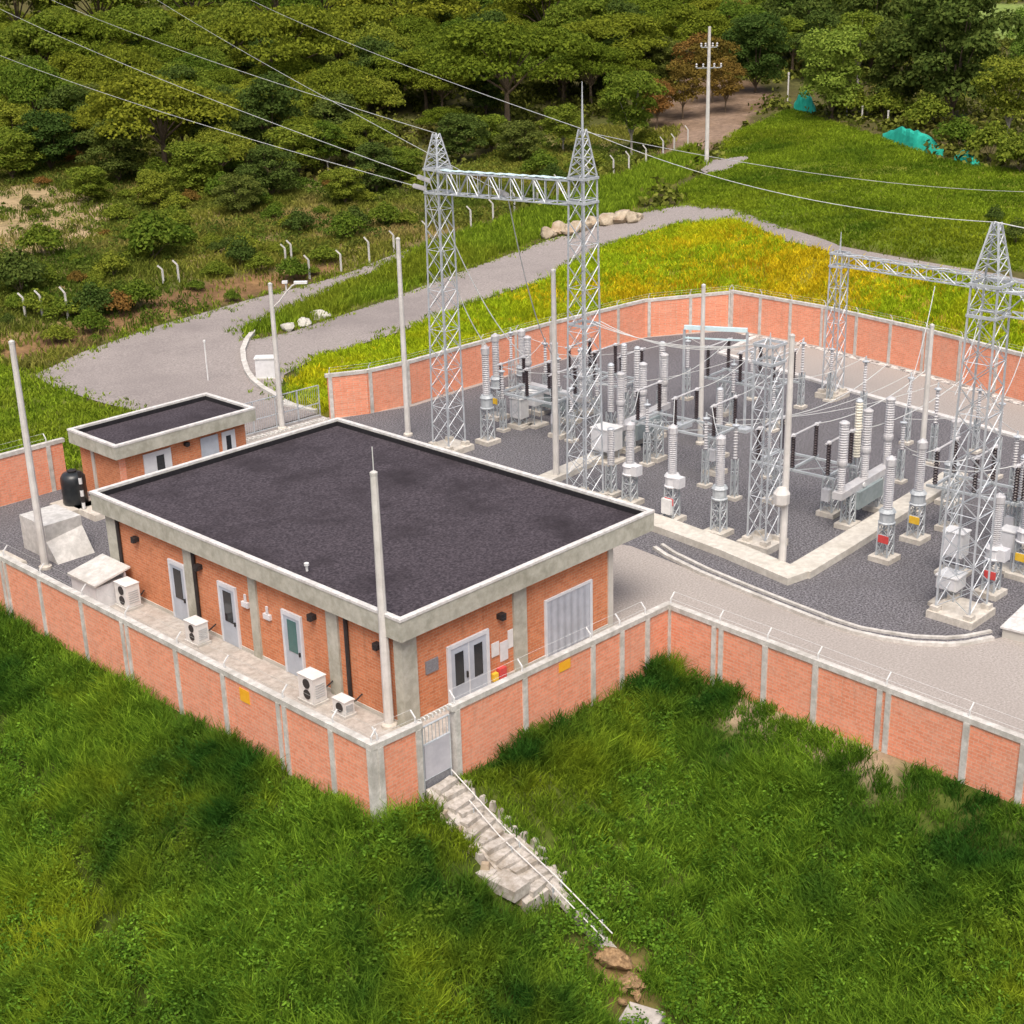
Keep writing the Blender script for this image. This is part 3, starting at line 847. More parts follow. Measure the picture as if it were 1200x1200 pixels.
def guard_house():
    t = thing('guard_house', 'small brick guard house with flat dark gravel roof beside the entrance', 'building', (6.2, 28.3, 0))
    RX0, RX1, RY0, RY1, H = 5.85, 14.5, 27.8, 32.3, 3.42
    X0, X1, Y0, Y1 = 6.25, 14.0, 28.2, 32.0
    b = MB()
    b.wall((X0 + .1, Y0), (X0 + .1, Y1), .2, 0, H - .7); b.wall((X1 - .1, Y0), (X1 - .1, Y1), .2, 0, H - .7)
    b.wall((X0 + .2, Y0 + .1), (X1 - .2, Y0 + .1), .2, 0, H - .7); b.wall((X0 + .2, Y1 - .1), (X1 - .2, Y1 - .1), .2, 0, H - .7)
    b.build('wall', M['brick_house'], t)
    roof = MB().mm(RX0 + .02, RX1 - .02, RY0 + .02, RY1 - .02, H - .68, H - .4).build('roof', M['concrete'], t)
    w = .22; f = MB()
    z0, z1 = H - .72, H - .07
    f.mm(RX0, RX1, RY0, RY0 + w, z0, z1); f.mm(RX0, RX1, RY1 - w, RY1, z0, z1); f.mm(RX0, RX0 + w, RY0 + w, RY1 - w, z0, z1); f.mm(RX1 - w, RX1, RY0 + w, RY1 - w, z0, z1)
    f.build('fascia', M['concrete_green'], roof)
    e = .02; c = MB(); z0, z1 = H - .07, H + .03
    c.mm(RX0 - e, RX1 + e, RY0 - e, RY0 + w, z0, z1); c.mm(RX0 - e, RX1 + e, RY1 - w, RY1 + e, z0, z1)
    c.mm(RX0 - e, RX0 + w, RY0 + w, RY1 - w, z0, z1); c.mm(RX1 - w, RX1 + e, RY0 + w, RY1 - w, z0, z1)
    c.build('parapet_cap', M['white_cap'], roof)
    MB().mm(RX0 + w, RX1 - w, RY0 + w, RY1 - w, H - .42, H - .3).build('gravel_topping', M['asphalt_roof'], roof)
    u = MB(); k = .04
    u.mm(RX0 + w, RX1 - w, RY1 - w - k, RY1 - w, H - .3, H - .08); u.mm(RX1 - w - k, RX1 - w, RY0 + w, RY1 - w - k, H - .3, H - .08)
    u.build('dark_upstand', M['upstand_black'], roof)  # near-black strip on the two far inner parapet faces
    for x0, x1, wx0, wx1 in ((7.6, 9.25, 8.35, 8.8), (11.1, 12.2, None, None), (12.45, 13.3, 12.7, 13.0)):
        d = MB().mm(x0, x1, Y0 - .06, Y0 - .003, .02, 2.45).build('door', M['door'] if wx0 is None else M['door_frame'], t)
        if wx0: MB().mm(wx0, wx1, Y0 - .08, Y0 - .061, 1.1, 2.2).build('pane', M['glass'], d)
    MB().mm(X0 - .05, X0 + .3, Y0 - .05, Y0 - .002, 0, H - .72).build('column', M['brick_wall'], t)
    MB().box((10.2, Y0 - .12, 2.4), (.26, .22, .18)).box((10.2, Y0 - .18, 2.32), (.16, .14, .08)).build('wall_lamp', M['dark'], t)
    MB().mm(X0 - .07, X0 - .003, 30.6, 30.85, 0, H - .72).build('column', M['concrete'], t)


guard_house()


# ------------------------------------------------------------------ perimeter walls
def perimeter(label, path, cols, tops, zbase=-.7, doubles=(), inner=1):
    """brick wall through plan points; cols = distances along the path of its concrete columns; tops = height at both ends"""
    P = [np.array(p, float) for p in path]
    seg = [np.linalg.norm(P[i + 1] - P[i]) for i in range(len(P) - 1)]
    tot = sum(seg)

    def pt(s):
        s = min(max(s, 0), tot)
        for i, L in enumerate(seg):
            if s <= L + 1e-6 or i == len(seg) - 1:
                d = (P[i + 1] - P[i]) / L
                return P[i] + d * s, d
            s -= L
    top = lambda s: tops[0] + (tops[1] - tops[0]) * s / tot
    t = thing('brick_wall', label, 'wall', (P[0][0], P[0][1], 0))
    b = MB(); c = MB(); s0 = 0
    for i, L in enumerate(seg):
        b.wall(P[i], P[i + 1], .18, zbase, top(s0) - .2, top(s0 + L) - .2)
        d = (P[i + 1] - P[i]) / L
        c.wall(P[i] - d * (.12 if i == 0 else 0), P[i + 1] + d * (.12 if i == len(seg) - 1 else 0), .27, top(s0) - .2, top(s0), top(s0 + L), top(s0 + L) - .2)
        s0 += L
    b.build('brick_panel', M['brick_wall'], t)
    c.build('coping', M['coping'], t)
    br = []
    for k, s in enumerate(cols):
        p, d = pt(s)
        ang = math.atan2(d[1], d[0])
        q = MB()
        if k in doubles:
            for o in (-.17, .17):
                pp = p + d * o
                q.box((pp[0], pp[1], (top(s) - .2 + zbase) / 2), (.2, .29, top(s) - .2 - zbase), ang)
        else:
            q.box((p[0], p[1], (top(s) - .2 + zbase) / 2), (.23, .29, top(s) - .2 - zbase), ang)
        q.build('column', M['coping'], t)
        nn = np.array([-d[1], d[0]]) * inner
        z = top(s)
        a = np.array([p[0], p[1], z]); bb = a + np.array([0, 0, .2]); cc = bb + np.array([nn[0] * .22, nn[1] * .22, .22])
        w_ = MB(); w_.bar(a, bb, .03).bar(bb, cc, .028)
        w_.build('wire_bracket', M['white'], t)
        br.append((a, bb, cc))
    wr = MB()
    for i in range(len(br) - 1):
        for j, fr in ((1, 0), (1, 1)):
            A = br[i][1] + (br[i][2] - br[i][1]) * fr; B = br[i + 1][1] + (br[i + 1][2] - br[i + 1][1]) * fr
            wr.bar(A, B, .005, 3)
    if len(br) > 1: wr.build('barbed_wire', M['cable'], t)
    return t


wl = perimeter('long brick wall with concrete columns between the walkway and the foreground grass', [(-4.3, -3.3), (-4.3, 33.4)],
               [0, 1.9, 4.5, 7.8, 10.7, 14.1, 17.2, 20.4, 23.4, 26.6, 29.8, 33], (2.82, 2.86), -1.0, (2, 5, 8), -1)
MB().mm(-4.41, -4.395, 3.0, 3.55, 1.95, 2.45).build('warning_sign', M['orange'], wl)
perimeter('short brick wall piece between the near corner column and the pedestrian gate', [(-4.18, -3.3), (-2.35, -3.3)], [.12, 1.75], (2.8, 2.72), -1.0, (), 1)
wn_ = perimeter('brick wall in front of the building double door, right of the pedestrian gate', [(-.78, -3.3), (10.62, -3.3)],
                [.1, 3.36, 6.96, 8.6, 10.1], (2.74, 2.46), -1.0, (), 1)
MB().mm(4.35, 4.95, -3.415, -3.395, 1.95, 2.32).build('warning_sign', M['orange'], wn_)
perimeter('brick wall running from the site road corner to the right above the bright grass', [(10.75, -3.3), (10.05, -17.9), (9.5, -29)],
          [.1, 2.5, 4.7, 6.9, 9.7, 12.8, 14.8, 17.5, 20, 23], (2.45, 2.42), -1.0, (1, 4), 1)
perimeter('brick wall at the gravel bed behind the black water tank', [(-4.2, 33.4), (5.95, 33.3)], [3, 6.1, 9.3], (2.7, 2.7), -.6)
perimeter('long brick wall behind the tall double lattice towers, below the yellow green bank', [(22.85, 32.0), (25, 30.9), (28, 30.5), (40.5, 30.4), (50, 29.7), (55.8, 26.5)],
          [.15, 2.6, 5.2, 8.5, 11.8, 15, 18.2, 21.5, 24.7, 27.8, 31, 34.2], (2.75, 2.75), -.6, (2, 5), -1)
perimeter('far brick wall between the pale site road and the golden grass bank', [(55.85, 26.3), (55.6, 18.5), (54.1, 10), (51.95, 1.9), (50, -10), (48.6, -26)],
          [.1, 2.6, 5.2, 8, 10.9, 13.8, 16.7, 19.6, 22.5, 25.5, 28.5, 31.5], (2.85, 2.85), -.6, (3, 6), -1)

# gates
t = thing('pedestrian_gate', 'narrow grey sheet metal gate with barbed wire on top at the head of the steps', 'gate', (-1.56, -3.3, 0))
MB().mm(-2.12, -1.0, -3.33, -3.28, .5, 1.75).build('gate_panel', speckle('lilac_sheet', (.42, .41, .45), (.5, .49, .52), 2, (.36, .35, .38), .7, .5), t)
MB().mm(-2.12, -1.0, -3.32, -3.29, .12, .47).build('gap_shade_plate', M['vent'], t)  # dark plate standing in for the shaded open gap below the panel
g = MB(); g.bar((-2.18, -3.3, .05), (-2.18, -3.3, 2.45), .04, 6); g.bar((-.96, -3.3, .05), (-.96, -3.3, 2.45), .04, 6)
g.bar((-2.18, -3.3, 1.78), (-.96, -3.3, 1.78), .035, 6); g.bar((-2.18, -3.3, .48), (-.96, -3.3, .48), .035, 6); g.bar((-2.18, -3.3, 2.45), (-.96, -3.3, 2.45), .035, 6)
for k in range(7): g.bar((-2.05 + k * .16, -3.3, 1.78), (-2.05 + k * .16, -3.3, 2.45), .012, 4)
g.build('gate_frame', M['steel'], t)
w_ = MB()
pts = [(-2.3 + .03 * k, -3.3 + .09 * math.cos(k * 1.1), 2.72 + .09 * math.sin(k * 1.1)) for k in range(56)]
w_.tube(pts, .014, 4); w_.build('razor_coil', M['cable'], t)

t = thing('sliding_gate', 'wide see-through steel bar gate across the site entrance', 'gate', (18.6, 33.0, 0))
g = MB()
for z in (.15, .9, 2.0): g.bar((14.75, 33.0, z), (22.6, 32.6, z), .035, 4)
for k in range(6): x = 14.75 + 7.85 * k / 5; g.bar((x, 33.0 - .4 * k / 5, .1), (x, 33.0 - .4 * k / 5, 2.0), .04, 4)
g.build('gate_frame', M['steel'], t)
g = MB()
for k in range(53): x = 14.75 + 7.85 * k / 52; g.bar((x, 33.0 - .4 * k / 52, .15), (x, 33.0 - .4 * k / 52, 2.0), .01, 3)
g.build('gate_bars', M['steel_dull'], t)
g = MB()
g.wall((14.4, 32.4), (22.6, 32.0), .35, 0, .05)
for k in range(26):
    x = 14.6 + 7.8 * k / 25; g.box((x, 32.39 - .39 * k / 25, .08), (.16, .3, .08))
g.build('gate_track', M['pale_concrete'], t)
kerb('kerb', [at2(*q) for q in [(298, 394), (290, 403), (285, 414), (286, 426), (290, 438), (297, 448), (308, 457), (320, 464), (330, 470)]], .36, .26, M['coping'], 0, True)
kerb('kerb', [at2(*q) for q in [(330, 470), (343, 476), (358, 480), (372, 478)]], .35, .16, M['coping'], 0, True)
kerb('kerb', [(22.7, 36.3), (22.9, 35.2), (23.1, 33.6)], .35, .16, M['coping'])

# ------------------------------------------------------------------ concrete poles
GP = 'tall slim concrete poles of the substation'


def pole(base, top, label, r=.16, z0=0.0, whip=False):
    t = thing('concrete_pole', label, 'pole', (base[0], base[1], z0), 0, GP)
    h = top
    MB().lathe([(r * 1.25, z0), (r * 1.1, z0 + h * .4), (r * .85, z0 + h)], base[0], base[1], 10).build('shaft', M['pole'], t, smooth=False)
    MB().lathe([(r * .92, z0 + h), (r * .92, z0 + h + .1), (r * .3, z0 + h + .16)], base[0], base[1], 10).build('cap', M['pale_concrete'], t)
    MB().lathe([(r * 2.0, z0), (r * 2.0, z0 + .12), (r * 1.2, z0 + .2)], base[0], base[1], 10).build('collar', M['footing'], t)
    if whip:
        MB().bar((base[0], base[1], z0 + h + .15), (base[0], base[1], z0 + h + 1.0), .02, 6).build('lightning_rod', M['cable'], t)
    return t


pole((-.60, 24.0), 10.6, 'slim concrete pole beside the white plinth block in the gravel bed', .15)
pole((.03, .95), 9.6, 'nearest concrete pole, with a thin rod tip, at the front corner of the building', .15, whip=True)
pole((23.58, 25.8), 11.3, 'concrete pole between the guard house and the first lattice tower, before the brick wall', .14)
pole((23.45, 14.1), 11.0, 'concrete pole rising behind the roof edge in front of the second lattice tower', .14)
p4 = pole((21.3, -1.45), 10.5, 'concrete pole with a round box, at the corner of the pale cable trench', .14)
MB().lathe([(.2, 3.0), (.36, 3.15), (.38, 3.6), (.2, 3.85)], 21.02, -1.45, 10).build('junction_box', M['pole'], p4)
pole((33.0, 11.9), 8.9, 'thin concrete pole in the middle of the yard among the grey insulator columns', .13)
pole((31.24, -2.56), 9.2, 'thin concrete pole behind the breaker, in front of the far brick wall', .125)
t = pole((19.6, 32.45), 8.6, 'concrete pole with a curved street lamp arm at the entrance gate', .14)
a = np.array([19.6, 32.45, 0.0])
hd = np.array([AR[0], AR[1], 0.0]); hd /= np.linalg.norm(hd)
arm = MB(); arm.tube([a + (0, 0, 7.35) + hd * .1, a + (0, 0, 7.7) + hd * .5, a + (0, 0, 8.2) + hd * .9, a + (0, 0, 8.55) + hd * 1.25, a + (0, 0, 8.7) + hd * 1.6], .05, 6)
arm.tube([a + (0, 0, 8.2) + hd * .9, a + (0, 0, 8.75) + hd * .9], .05, 6)
arm.build('lamp_arm', M['pole'], t)
ang = math.atan2(hd[1], hd[0])
MB().box(tuple(a + (0, 0, 8.72) + hd * 1.75), (.75, .26, .14), ang).box(tuple(a + (0, 0, 8.76) + hd * .85), (.3, .26, .14), ang).build('lamp_head', M['white'], t)

fp = hit(828, 192)
t = thing('utility_pole', 'tall power pole with two crossarms standing on the bare patch by the field', 'pole', tuple(fp))
fz = fp[2]
MB().lathe([(.24, fz - .3), (.2, fz + 6), (.15, fz + 13.6)], fp[0], fp[1], 10).build('shaft', M['pole'], t)
for k, (zz, hw) in enumerate(((11.6, .8), (9.6, 1.25))):
    p0 = np.array([fp[0], fp[1], fz + zz])
    c = MB().bar(p0 - hd * hw, p0 + hd * hw, .05, 4)
    ca_ = c.build('crossarm', M['steel_dull'], t)
    q = MB()
    for o in (-1, -.45, .45, 1):
        pp = p0 + hd * hw * o; q.lathe([(.06, pp[2]), (.12, pp[2] + .12), (.06, pp[2] + .22), (.12, pp[2] + .32), (.05, pp[2] + .45)], pp[0], pp[1], 8)
    q.build('insulators', M['porcelain'], ca_)


# ------------------------------------------------------------------ lattice towers
def lattice(b, c, h0, h1, z0, z1, n, r, rb):
    cx, cy = c
    def cor(z):
        k = (z - z0) / (z1 - z0); h = h0 + (h1 - h0) * k
        return [np.array([cx + sx * h, cy + sy * h, z]) for sx, sy in ((-1, -1), (1, -1), (1, 1), (-1, 1))]
    zs = [z0 + (z1 - z0) * i / n for i in range(n + 1)]
    A, B = cor(z0), cor(z1)
    for k in range(4): b.bar(A[k], B[k], r)
    for i in range(n):
        p, q = cor(zs[i]), cor(zs[i + 1])
        for k in range(4):
            j = (k + 1) % 4
            b.bar(p[k], q[j], rb, 3); b.bar(p[j], q[k], rb, 3)
            if i % 2 == 1: b.bar(q[k], q[j], rb, 3)


def tower(c, label, h0, h1, zb, zp, beamz, rod=0.0, footw=1.0, pk=.12):
    t = thing('lattice_tower', label, 'tower', (c[0], c[1], 0))
    f = MB(); f.box((c[0], c[1], .16), (h0 * 2 + footw, h0 * 2 + footw, .32))
    for sx in (-1, 1):
        for sy in (-1, 1): f.box((c[0] + sx * h0, c[1] + sy * h0, .42), (.36, .36, .2))
    f.build('footing', M['footing'], t)
    b = MB(); lattice(b, c, h0, h1, .5, zb, max(8, int(zb / 1.05)), .046, .02)
    b.build('lattice_shaft', M['steel'], t)
    if zp > zb:
        b = MB(); lattice(b, c, h1, pk, zb, zp, 5, .045, .022); b.build('peak', M['steel'], t)
    for z in beamz:
        pl = MB()
        for k in (-1, 1):
            pl.box((c[0] + k * (h1 + .05), c[1], z), (.06, h1 * 2 + .16, .12)); pl.box((c[0], c[1] + k * (h1 + .05), z), (h1 * 2 + .04, .06, .12))
        pl.build('collar', M['steel'], t)
    if rod: MB().bar((c[0], c[1], zp - .2), (c[0], c[1], zp + rod), .07, 6, .02).build('lightning_rod', M['steel'], t)
    return t


T1, T2, T3, T4, TM = (23.2, 21.95), (21.75, 10.6), (21.75, -9.85), (45.5, 11.25), (22.8, .65)
tower(T1, 'tall grey lattice tower with pointed peak, holding the end of the incoming power lines', .64, .48, 15.6, 17.3, (14.3, 15.5), 0, .7)
tower(T2, 'tallest lattice tower, with a long lightning rod, behind the roof edge of the building', .64, .46, 16.2, 18.3, (9.2, 15.0, 16.1), 2.1, .7)
tower(T3, 'big lattice tower on a square footing near the right edge of the yard', .74, .54, 13.9, 16.1, (12.6, 13.8), .0, .55)
tower(T4, 'short lattice tower beside the far white kerb', .46, .38, 8.9, 8.9, (8.1, 8.85), 1.2, .6)
tower(TM, 'short lattice column beside the cable trench in the yard middle', .50, .46, 9.7, 9.7, (8.8, 9.6), .4, .7)
tower((21.6, -21.5), 'lattice tower at the far right end of the gantry', .74, .54, 13.9, 16.1, (12.6, 13.8), 0, 1.2)
tower((43.6, -12.5), 'short lattice tower at the right end of the far gantry', .46, .38, 8.9, 8.9, (8.1, 8.85), 0, .6)


def beam(p, q, label, z0, z1, w, n, mat='steel', net=False, dz=0.0):
    p = np.array([*p, 0.0]); q = np.array([*q, 0.0])
    t = thing('gantry_beam', label, 'beam', (p[0], p[1], z0))
    d = (q - p) / np.linalg.norm(q - p); nn = np.array([-d[1], d[0], 0]) * w / 2
    b = MB()
    def c4(k):
        a = p + (q - p) * k + np.array([0, 0, dz * k])
        return [a - nn + (0, 0, z0), a + nn + (0, 0, z0), a + nn + (0, 0, z1), a - nn + (0, 0, z1)]
    A, B = c4(0), c4(1)
    for k in range(4): b.bar(A[k], B[k], .045)
    b.build('chords', M[mat], t)
    b = MB()
    for i in range(n):
        P0, P1 = c4(i / n), c4((i + 1) / n)
        for k in range(4):
            j = (k + 1) % 4
            if i % 2: b.bar(P0[k], P1[j], .03, 3)
            else: b.bar(P0[j], P1[k], .03, 3)
            b.bar(P1[k], P1[j], .025, 3)
    b.build('bracing', M[mat], t)
    if net:
        s = MB()
        for i in range(n):
            a = p + (q - p) * (i + .5) / n
            s.box((a[0], a[1], z1 + dz * (i + .5) / n + .07), (w * .55, 11.0 / n * (.5 if i % 3 else .9), .03), math.atan2(nn[1], nn[0]))
        s.build('walk_plate', M['blue_white'], t)
    return t


beam((T1[0] - .1, T1[1] - .5), (T2[0] + .05, T2[1] + .5), 'high lattice beam with pale blue top spanning the two tall towers', 14.3, 15.4, .8, 12, 'steel', True, .55)
beam((T4[0], T4[1] - .42), (43.7, -12.0), 'far low lattice beam in front of the golden grass bank', 8.15, 8.8, .65, 24)
beam((T3[0], T3[1] - .75), (21.6, -20.7), 'high lattice beam leaving the big right tower out of the picture', 12.75, 13.65, .8, 12)


# ------------------------------------------------------------------ switchgear
def legs(b, cx, cy, h, z0, z1, r=.045, n=3):
    lattice(b, (cx, cy), h, h * .9, z0, z1, n, r, .022)


def transformer(base, H, label, style=0, plate=None, cabinet=False):
    """instrument transformer: footing, lattice stand, tank, ribbed porcelain, head"""
    x, y = base
    t = thing('instrument_transformer', label, 'transformer', (x, y, 0), 0, 'instrument transformers on steel stands')
    MB().box((x, y, .12), (1.05, 1.05, .24)).build('footing', M['footing'], t)
    b = MB(); legs(b, x, y, .27, .24, H * .36); b.build('stand', M['steel_dull'], t)
    b = MB(); zt = H * .36
    b.lathe([(.38, zt), (.40, zt + .06), (.34, zt + .1), (.34, zt + H * .10), (.40, zt + H * .11), (.30, zt + H * .14)], x, y, 10)
    if style == 1: b.box((x, y - .4, zt + .3), (.5, .4, .5))
    b.build('tank', M['cabinet'] if style else M['steel_dull'], t)
    z0 = zt + H * .14
    MB().insulator(x, y, z0, H * .90, .18, .225, 20, 10).build('insulator', M['porcelain'], t)
    b = MB().lathe([(.2, H * .90), (.24, H * .91), (.24, H * .97), (.14, H * .985), (.05, H)], x, y, 10)
    b.bar((x - .35, y, H * .97), (x + .35, y, H * .97), .03, 6)
    b.build('terminal_head', M['porcelain'], t)
    if plate: MB().box((x - .3, y - .05, H * .22), (.06, .5, .34)).build('warning_plate', M[plate], t)
    if cabinet:
        MB().box((x - .33, y, .85), (.3, .55, .75)).build('terminal_box', M['white'], t)
    return t


def post_insulator(base, H, label, cream=False, group='post insulators on pedestals'):
    x, y = base
    t = thing('post_insulator', label, 'insulator', (x, y, 0), 0, group)
    MB().box((x, y, .1), (.85, .85, .2)).build('footing', M['footing'], t)
    b = MB(); legs(b, x, y, .2, .2, H * .45, .04); b.build('stand', M['steel_dull'], t)
    b = MB(); b.insulator(x, y, H * .45, H * .97, .16, .195, 20, 10)
    b.build('insulator', M['porcelain_cream'] if cream else M['porcelain'], t)
    MB().lathe([(.17, H * .97), (.19, H * .98), (.1, H)], x, y, 10).build('cap', M['steel'], t)
    return t


def breaker(base, rz, H, label, sp=2.0):
    """three-pole circuit breaker: two frames, beam cabinet, three two-stage porcelain columns"""
    t = thing('circuit_breaker', label, 'breaker', (base[0], base[1], 0), 0, 'three pole circuit breakers')
    d = np.array([math.cos(rz), math.sin(rz), 0]); o = np.array([base[0], base[1], 0.0])
    zb = H * .34
    for s in (-.62, .62):
        p = o + d * sp * s
        MB().box((p[0], p[1], .12), (1.0, .9, .24), rz).build('footing', M['footing'], t)
        b = MB(); legs(b, p[0], p[1], .24, .24, zb - .05); b.build('frame', M['steel_dull'], t)
    b = MB(); c = o + (0, 0, zb + .05)
    b.box(tuple(c), (sp * 2.3, .5, .34), rz); b.build('beam', M['porcelain'], t)
    b = MB(); c = o + (0, 0, zb - .55) - np.array([-d[1], d[0], 0]) * .12
    b.box(tuple(c), (sp * 1.05, .6, .86), rz); b.build('mechanism_cabinet', M['teal_cabinet'], t)
    nn = np.array([d[1], -d[0], 0]);
    p = o + nn * .26 - d * .5 + (0, 0, zb + .05)
    MB().bar(p, p + nn * .06, .13, 10).build('gauge', M['white'], t)
    for s in (-1, 0, 1):
        p = o + d * sp * s
        b = MB(); b.insulator(p[0], p[1], zb + .2, zb + .2 + (H - zb) * .36, .165, .2, 12, 10)
        b.lathe([(.23, zb + .2 + (H - zb) * .36), (.25, zb + .3 + (H - zb) * .36), (.25, zb + .42 + (H - zb) * .36), (.2, zb + .5 + (H - zb) * .36)], p[0], p[1], 10)
        b.insulator(p[0], p[1], zb + .45 + (H - zb) * .36, H - .12, .195, .235, 14, 10)
        b.lathe([(.24, H - .12), (.25, H - .04), (.12, H + .05)], p[0], p[1], 10)
        b.build('pole_column', M['porcelain'], t)
    return t


def disconnector(base, rz, H, label, phases=3, sp=1.9, gap=1.7):
    """disconnector: steel frame, pairs of dark insulators, pale blades between their tops"""
    t = thing('disconnector', label, 'switch', (base[0], base[1], 0), 0, 'disconnectors with dark insulators')
    d = np.array([math.cos(rz), math.sin(rz), 0]); nn = np.array([-d[1], d[0], 0]); o = np.array([base[0], base[1], 0.0])
    zf = H * .56
    L = sp * (phases - 1) / 2
    for s in (-1, 1):
        p = o + nn * s * L * .8
        MB().box((p[0], p[1], .12), (.95, .95, .24), rz).build('footing', M['footing'], t)
        b = MB(); legs(b, p[0], p[1], .3, .24, zf - .1, .045, 4); b.build('stand', M['steel_dull'], t)
    b = MB()
    for s in (-1, 1):
        b.bar(o + d * s * gap * .5 - nn * (L + .4) + (0, 0, zf), o + d * s * gap * .5 + nn * (L + .4) + (0, 0, zf), .08)
    for k in range(phases):
        q = o + nn * (k * sp - L)
        b.bar(q - d * (gap * .5 + .3) + (0, 0, zf + .08), q + d * (gap * .5 + .3) + (0, 0, zf + .08), .075)
    for k in range(phases - 1):
        q = o + nn * (k * sp - L)
        b.bar(q - d * gap * .5 + (0, 0, zf), q + nn * sp + d * gap * .5 + (0, 0, zf), .03, 3)
        b.bar(q + d * gap * .5 + (0, 0, zf), q + nn * sp - d * gap * .5 + (0, 0, zf), .03, 3)
    b.build('frame', M['steel_dull'], t)
    for k in range(phases):
        q = o + nn * (k * sp - L)
        for s in (-1, 1):
            p = q + d * s * gap * .5
            MB().insulator(p[0], p[1], zf + .14, H - .1, .085, .135, 12, 8).build('insulator', M['dark_insulator'], t)
        b = MB(); b.bar(q - d * (gap * .5 + .35) + (0, 0, H - .04), q + d * (gap * .5 + .35) + (0, 0, H - .04), .05, 6)
        for s in (-1, 1):
            p = q + d * s * gap * .5; b.lathe([(.12, H - .1), (.12, H), (.05, H + .05)], p[0], p[1], 8)
        b.build('blade', M['porcelain'], t)
    p = o + nn * (-L * .8) - d * .35
    MB().box((p[0], p[1], 1.15), (.35, .4, .6), rz).build('drive_box', M['cabinet'], t)
    return t


TW = 'grey instrument transformer '
transformer(at2(842, 626), 4.95, TW + 'alone in the open gravel, left of the short lattice column')
transformer(at2(787, 610), 4.9, TW + 'with a white box on its stand, behind the right roof corner', 1, 'red', True)
transformer(at2(738, 590), 4.3, TW + 'close behind the roof edge, left of the one with the white box', 1)
transformer(at2(1036, 656), 4.95, TW + 'with a red plate, just in front of the trench', 0, 'red')
transformer(at2(1072, 633), 4.95, TW + 'with a yellow plate, in front of the thin pole', 0, 'yellow')
transformer(at2(1160, 697), 4.6, TW + 'with a red plate, behind the big right tower footing', 1, 'red')
transformer(at2(1196, 676), 4.6, TW + 'with a yellow plate at the right edge of the picture', 1, 'yellow')
transformer(at2(572, 519), 5.7, TW + 'on a pale footing right of the first tall tower')
transformer(at2(583, 490), 5.2, TW + 'with a yellow plate, second one behind the first tall tower', 0, 'yellow')
transformer(at2(613, 470), 4.6, TW + 'nearest the brick wall, among dark insulators')
transformer(at2(1112, 590), 4.4, TW + 'directly left of the big right tower shaft')
PI_ = 'grey post insulator '
post_insulator(at2(716, 528), 5.0, PI_ + 'just right of the tallest tower shaft')
post_insulator(at2(731, 505), 5.2, PI_ + 'second one right of the tallest tower')
post_insulator(at2(746, 512), 5.3, PI_ + 'third one right of the tallest tower')
post_insulator(at2(775, 503), 5.2, PI_ + 'left of the thin pole in the yard middle')
post_insulator(at2(842, 535), 3.9, PI_ + 'slim one right of the thin pole in the yard middle')
post_insulator(at2(716, 580), 3.6, PI_ + 'low one close behind the roof edge, beside the trench')
breaker(((at(985, 622) + at(1033, 592)) / 2)[:2], math.atan2(*(at(1033, 592) - at(985, 622))[[1, 0]]), 5.45,
        'three pole circuit breaker with blue grey cabinet and white gauge, behind the trench corner', 2.35)
b2a, b2b = at(717, 545), at(775, 515)
breaker(((b2a + b2b) / 2)[:2] + np.array([1.2, .6]), math.atan2(*(b2b - b2a)[[1, 0]]), 4.7, 'three pole circuit breaker beside the rear cable trench', 2.3)
breaker((31.5, 21.5), 1.55, 4.6, 'three pole circuit breaker near the back brick wall, behind the tallest tower', 2.2)
breaker((33.5, -11.5), 1.4, 4.8, 'three pole circuit breaker behind the big right tower', 2.3)
disconnector((28.1, 2.0), .06, 4.1, 'disconnector with six dark insulators behind the trench corner pole', 3, 1.9, 2.2)
disconnector((29.4, 10.2), .06, 4.1, 'disconnector with dark insulators on a frame in the yard middle', 3, 2.4, 2.0)
disconnector((28.9, 20.4), .06, 4.0, 'disconnector with dark insulators near the back wall, left of a pole', 3, 1.9, 2.0)
disconnector((33.4, 19.2), .06, 4.3, 'disconnector with dark insulators partly behind the tallest tower', 3, 1.9, 2.0)
disconnector((30.2, -6.3), .06, 4.2, 'disconnector with dark insulators left of the big right tower', 3, 1.9, 2.0)
disconnector((30.6, -10.3), .06, 4.3, 'disconnector with dark insulators seen through and right of the big tower', 3, 1.8, 2.0)
disconnector((38.5, 12.5), .06, 4.3, 'disconnector far back in the yard, before the pale site road', 3, 2.2, 2.2)
post_insulator(at2(1000, 590), 5.4, 'cream coloured post insulator behind the blue grey breaker cabinet', True)
post_insulator(at2(1190, 640), 4.4, 'grey post insulator at the right edge behind the big tower')


def cabinet(base, size, label, z=.0, rz=.05, legsz=.5):
    x, y = base
    t = thing('control_cabinet', label, 'cabinet', (x, y, 0), 0, 'white control cabinets')
    MB().box((x, y, .08), (size[0] + .4, size[1] + .4, .16), rz).build('footing', M['footing'], t)
    b = MB()
    for sx in (-1, 1):
        for sy in (-1, 1): b.bar((x + sx * size[0] * .38, y + sy * size[1] * .38, .16), (x + sx * size[0] * .38, y + sy * size[1] * .38, legsz + .02), .035)
    b.build('legs', M['steel_dull'], t)
    MB().box((x, y, legsz + size[2] / 2), size, rz).box((x, y, legsz + size[2] + .03), (size[0] + .1, size[1] + .1, .05), rz).build('body', M['white'], t)
    d = MB().box((x - size[0] / 2 - .012, y, legsz + size[2] / 2), (.02, size[1] * .86, size[2] * .88), rz).build('door', M['cabinet'], t)
    return t


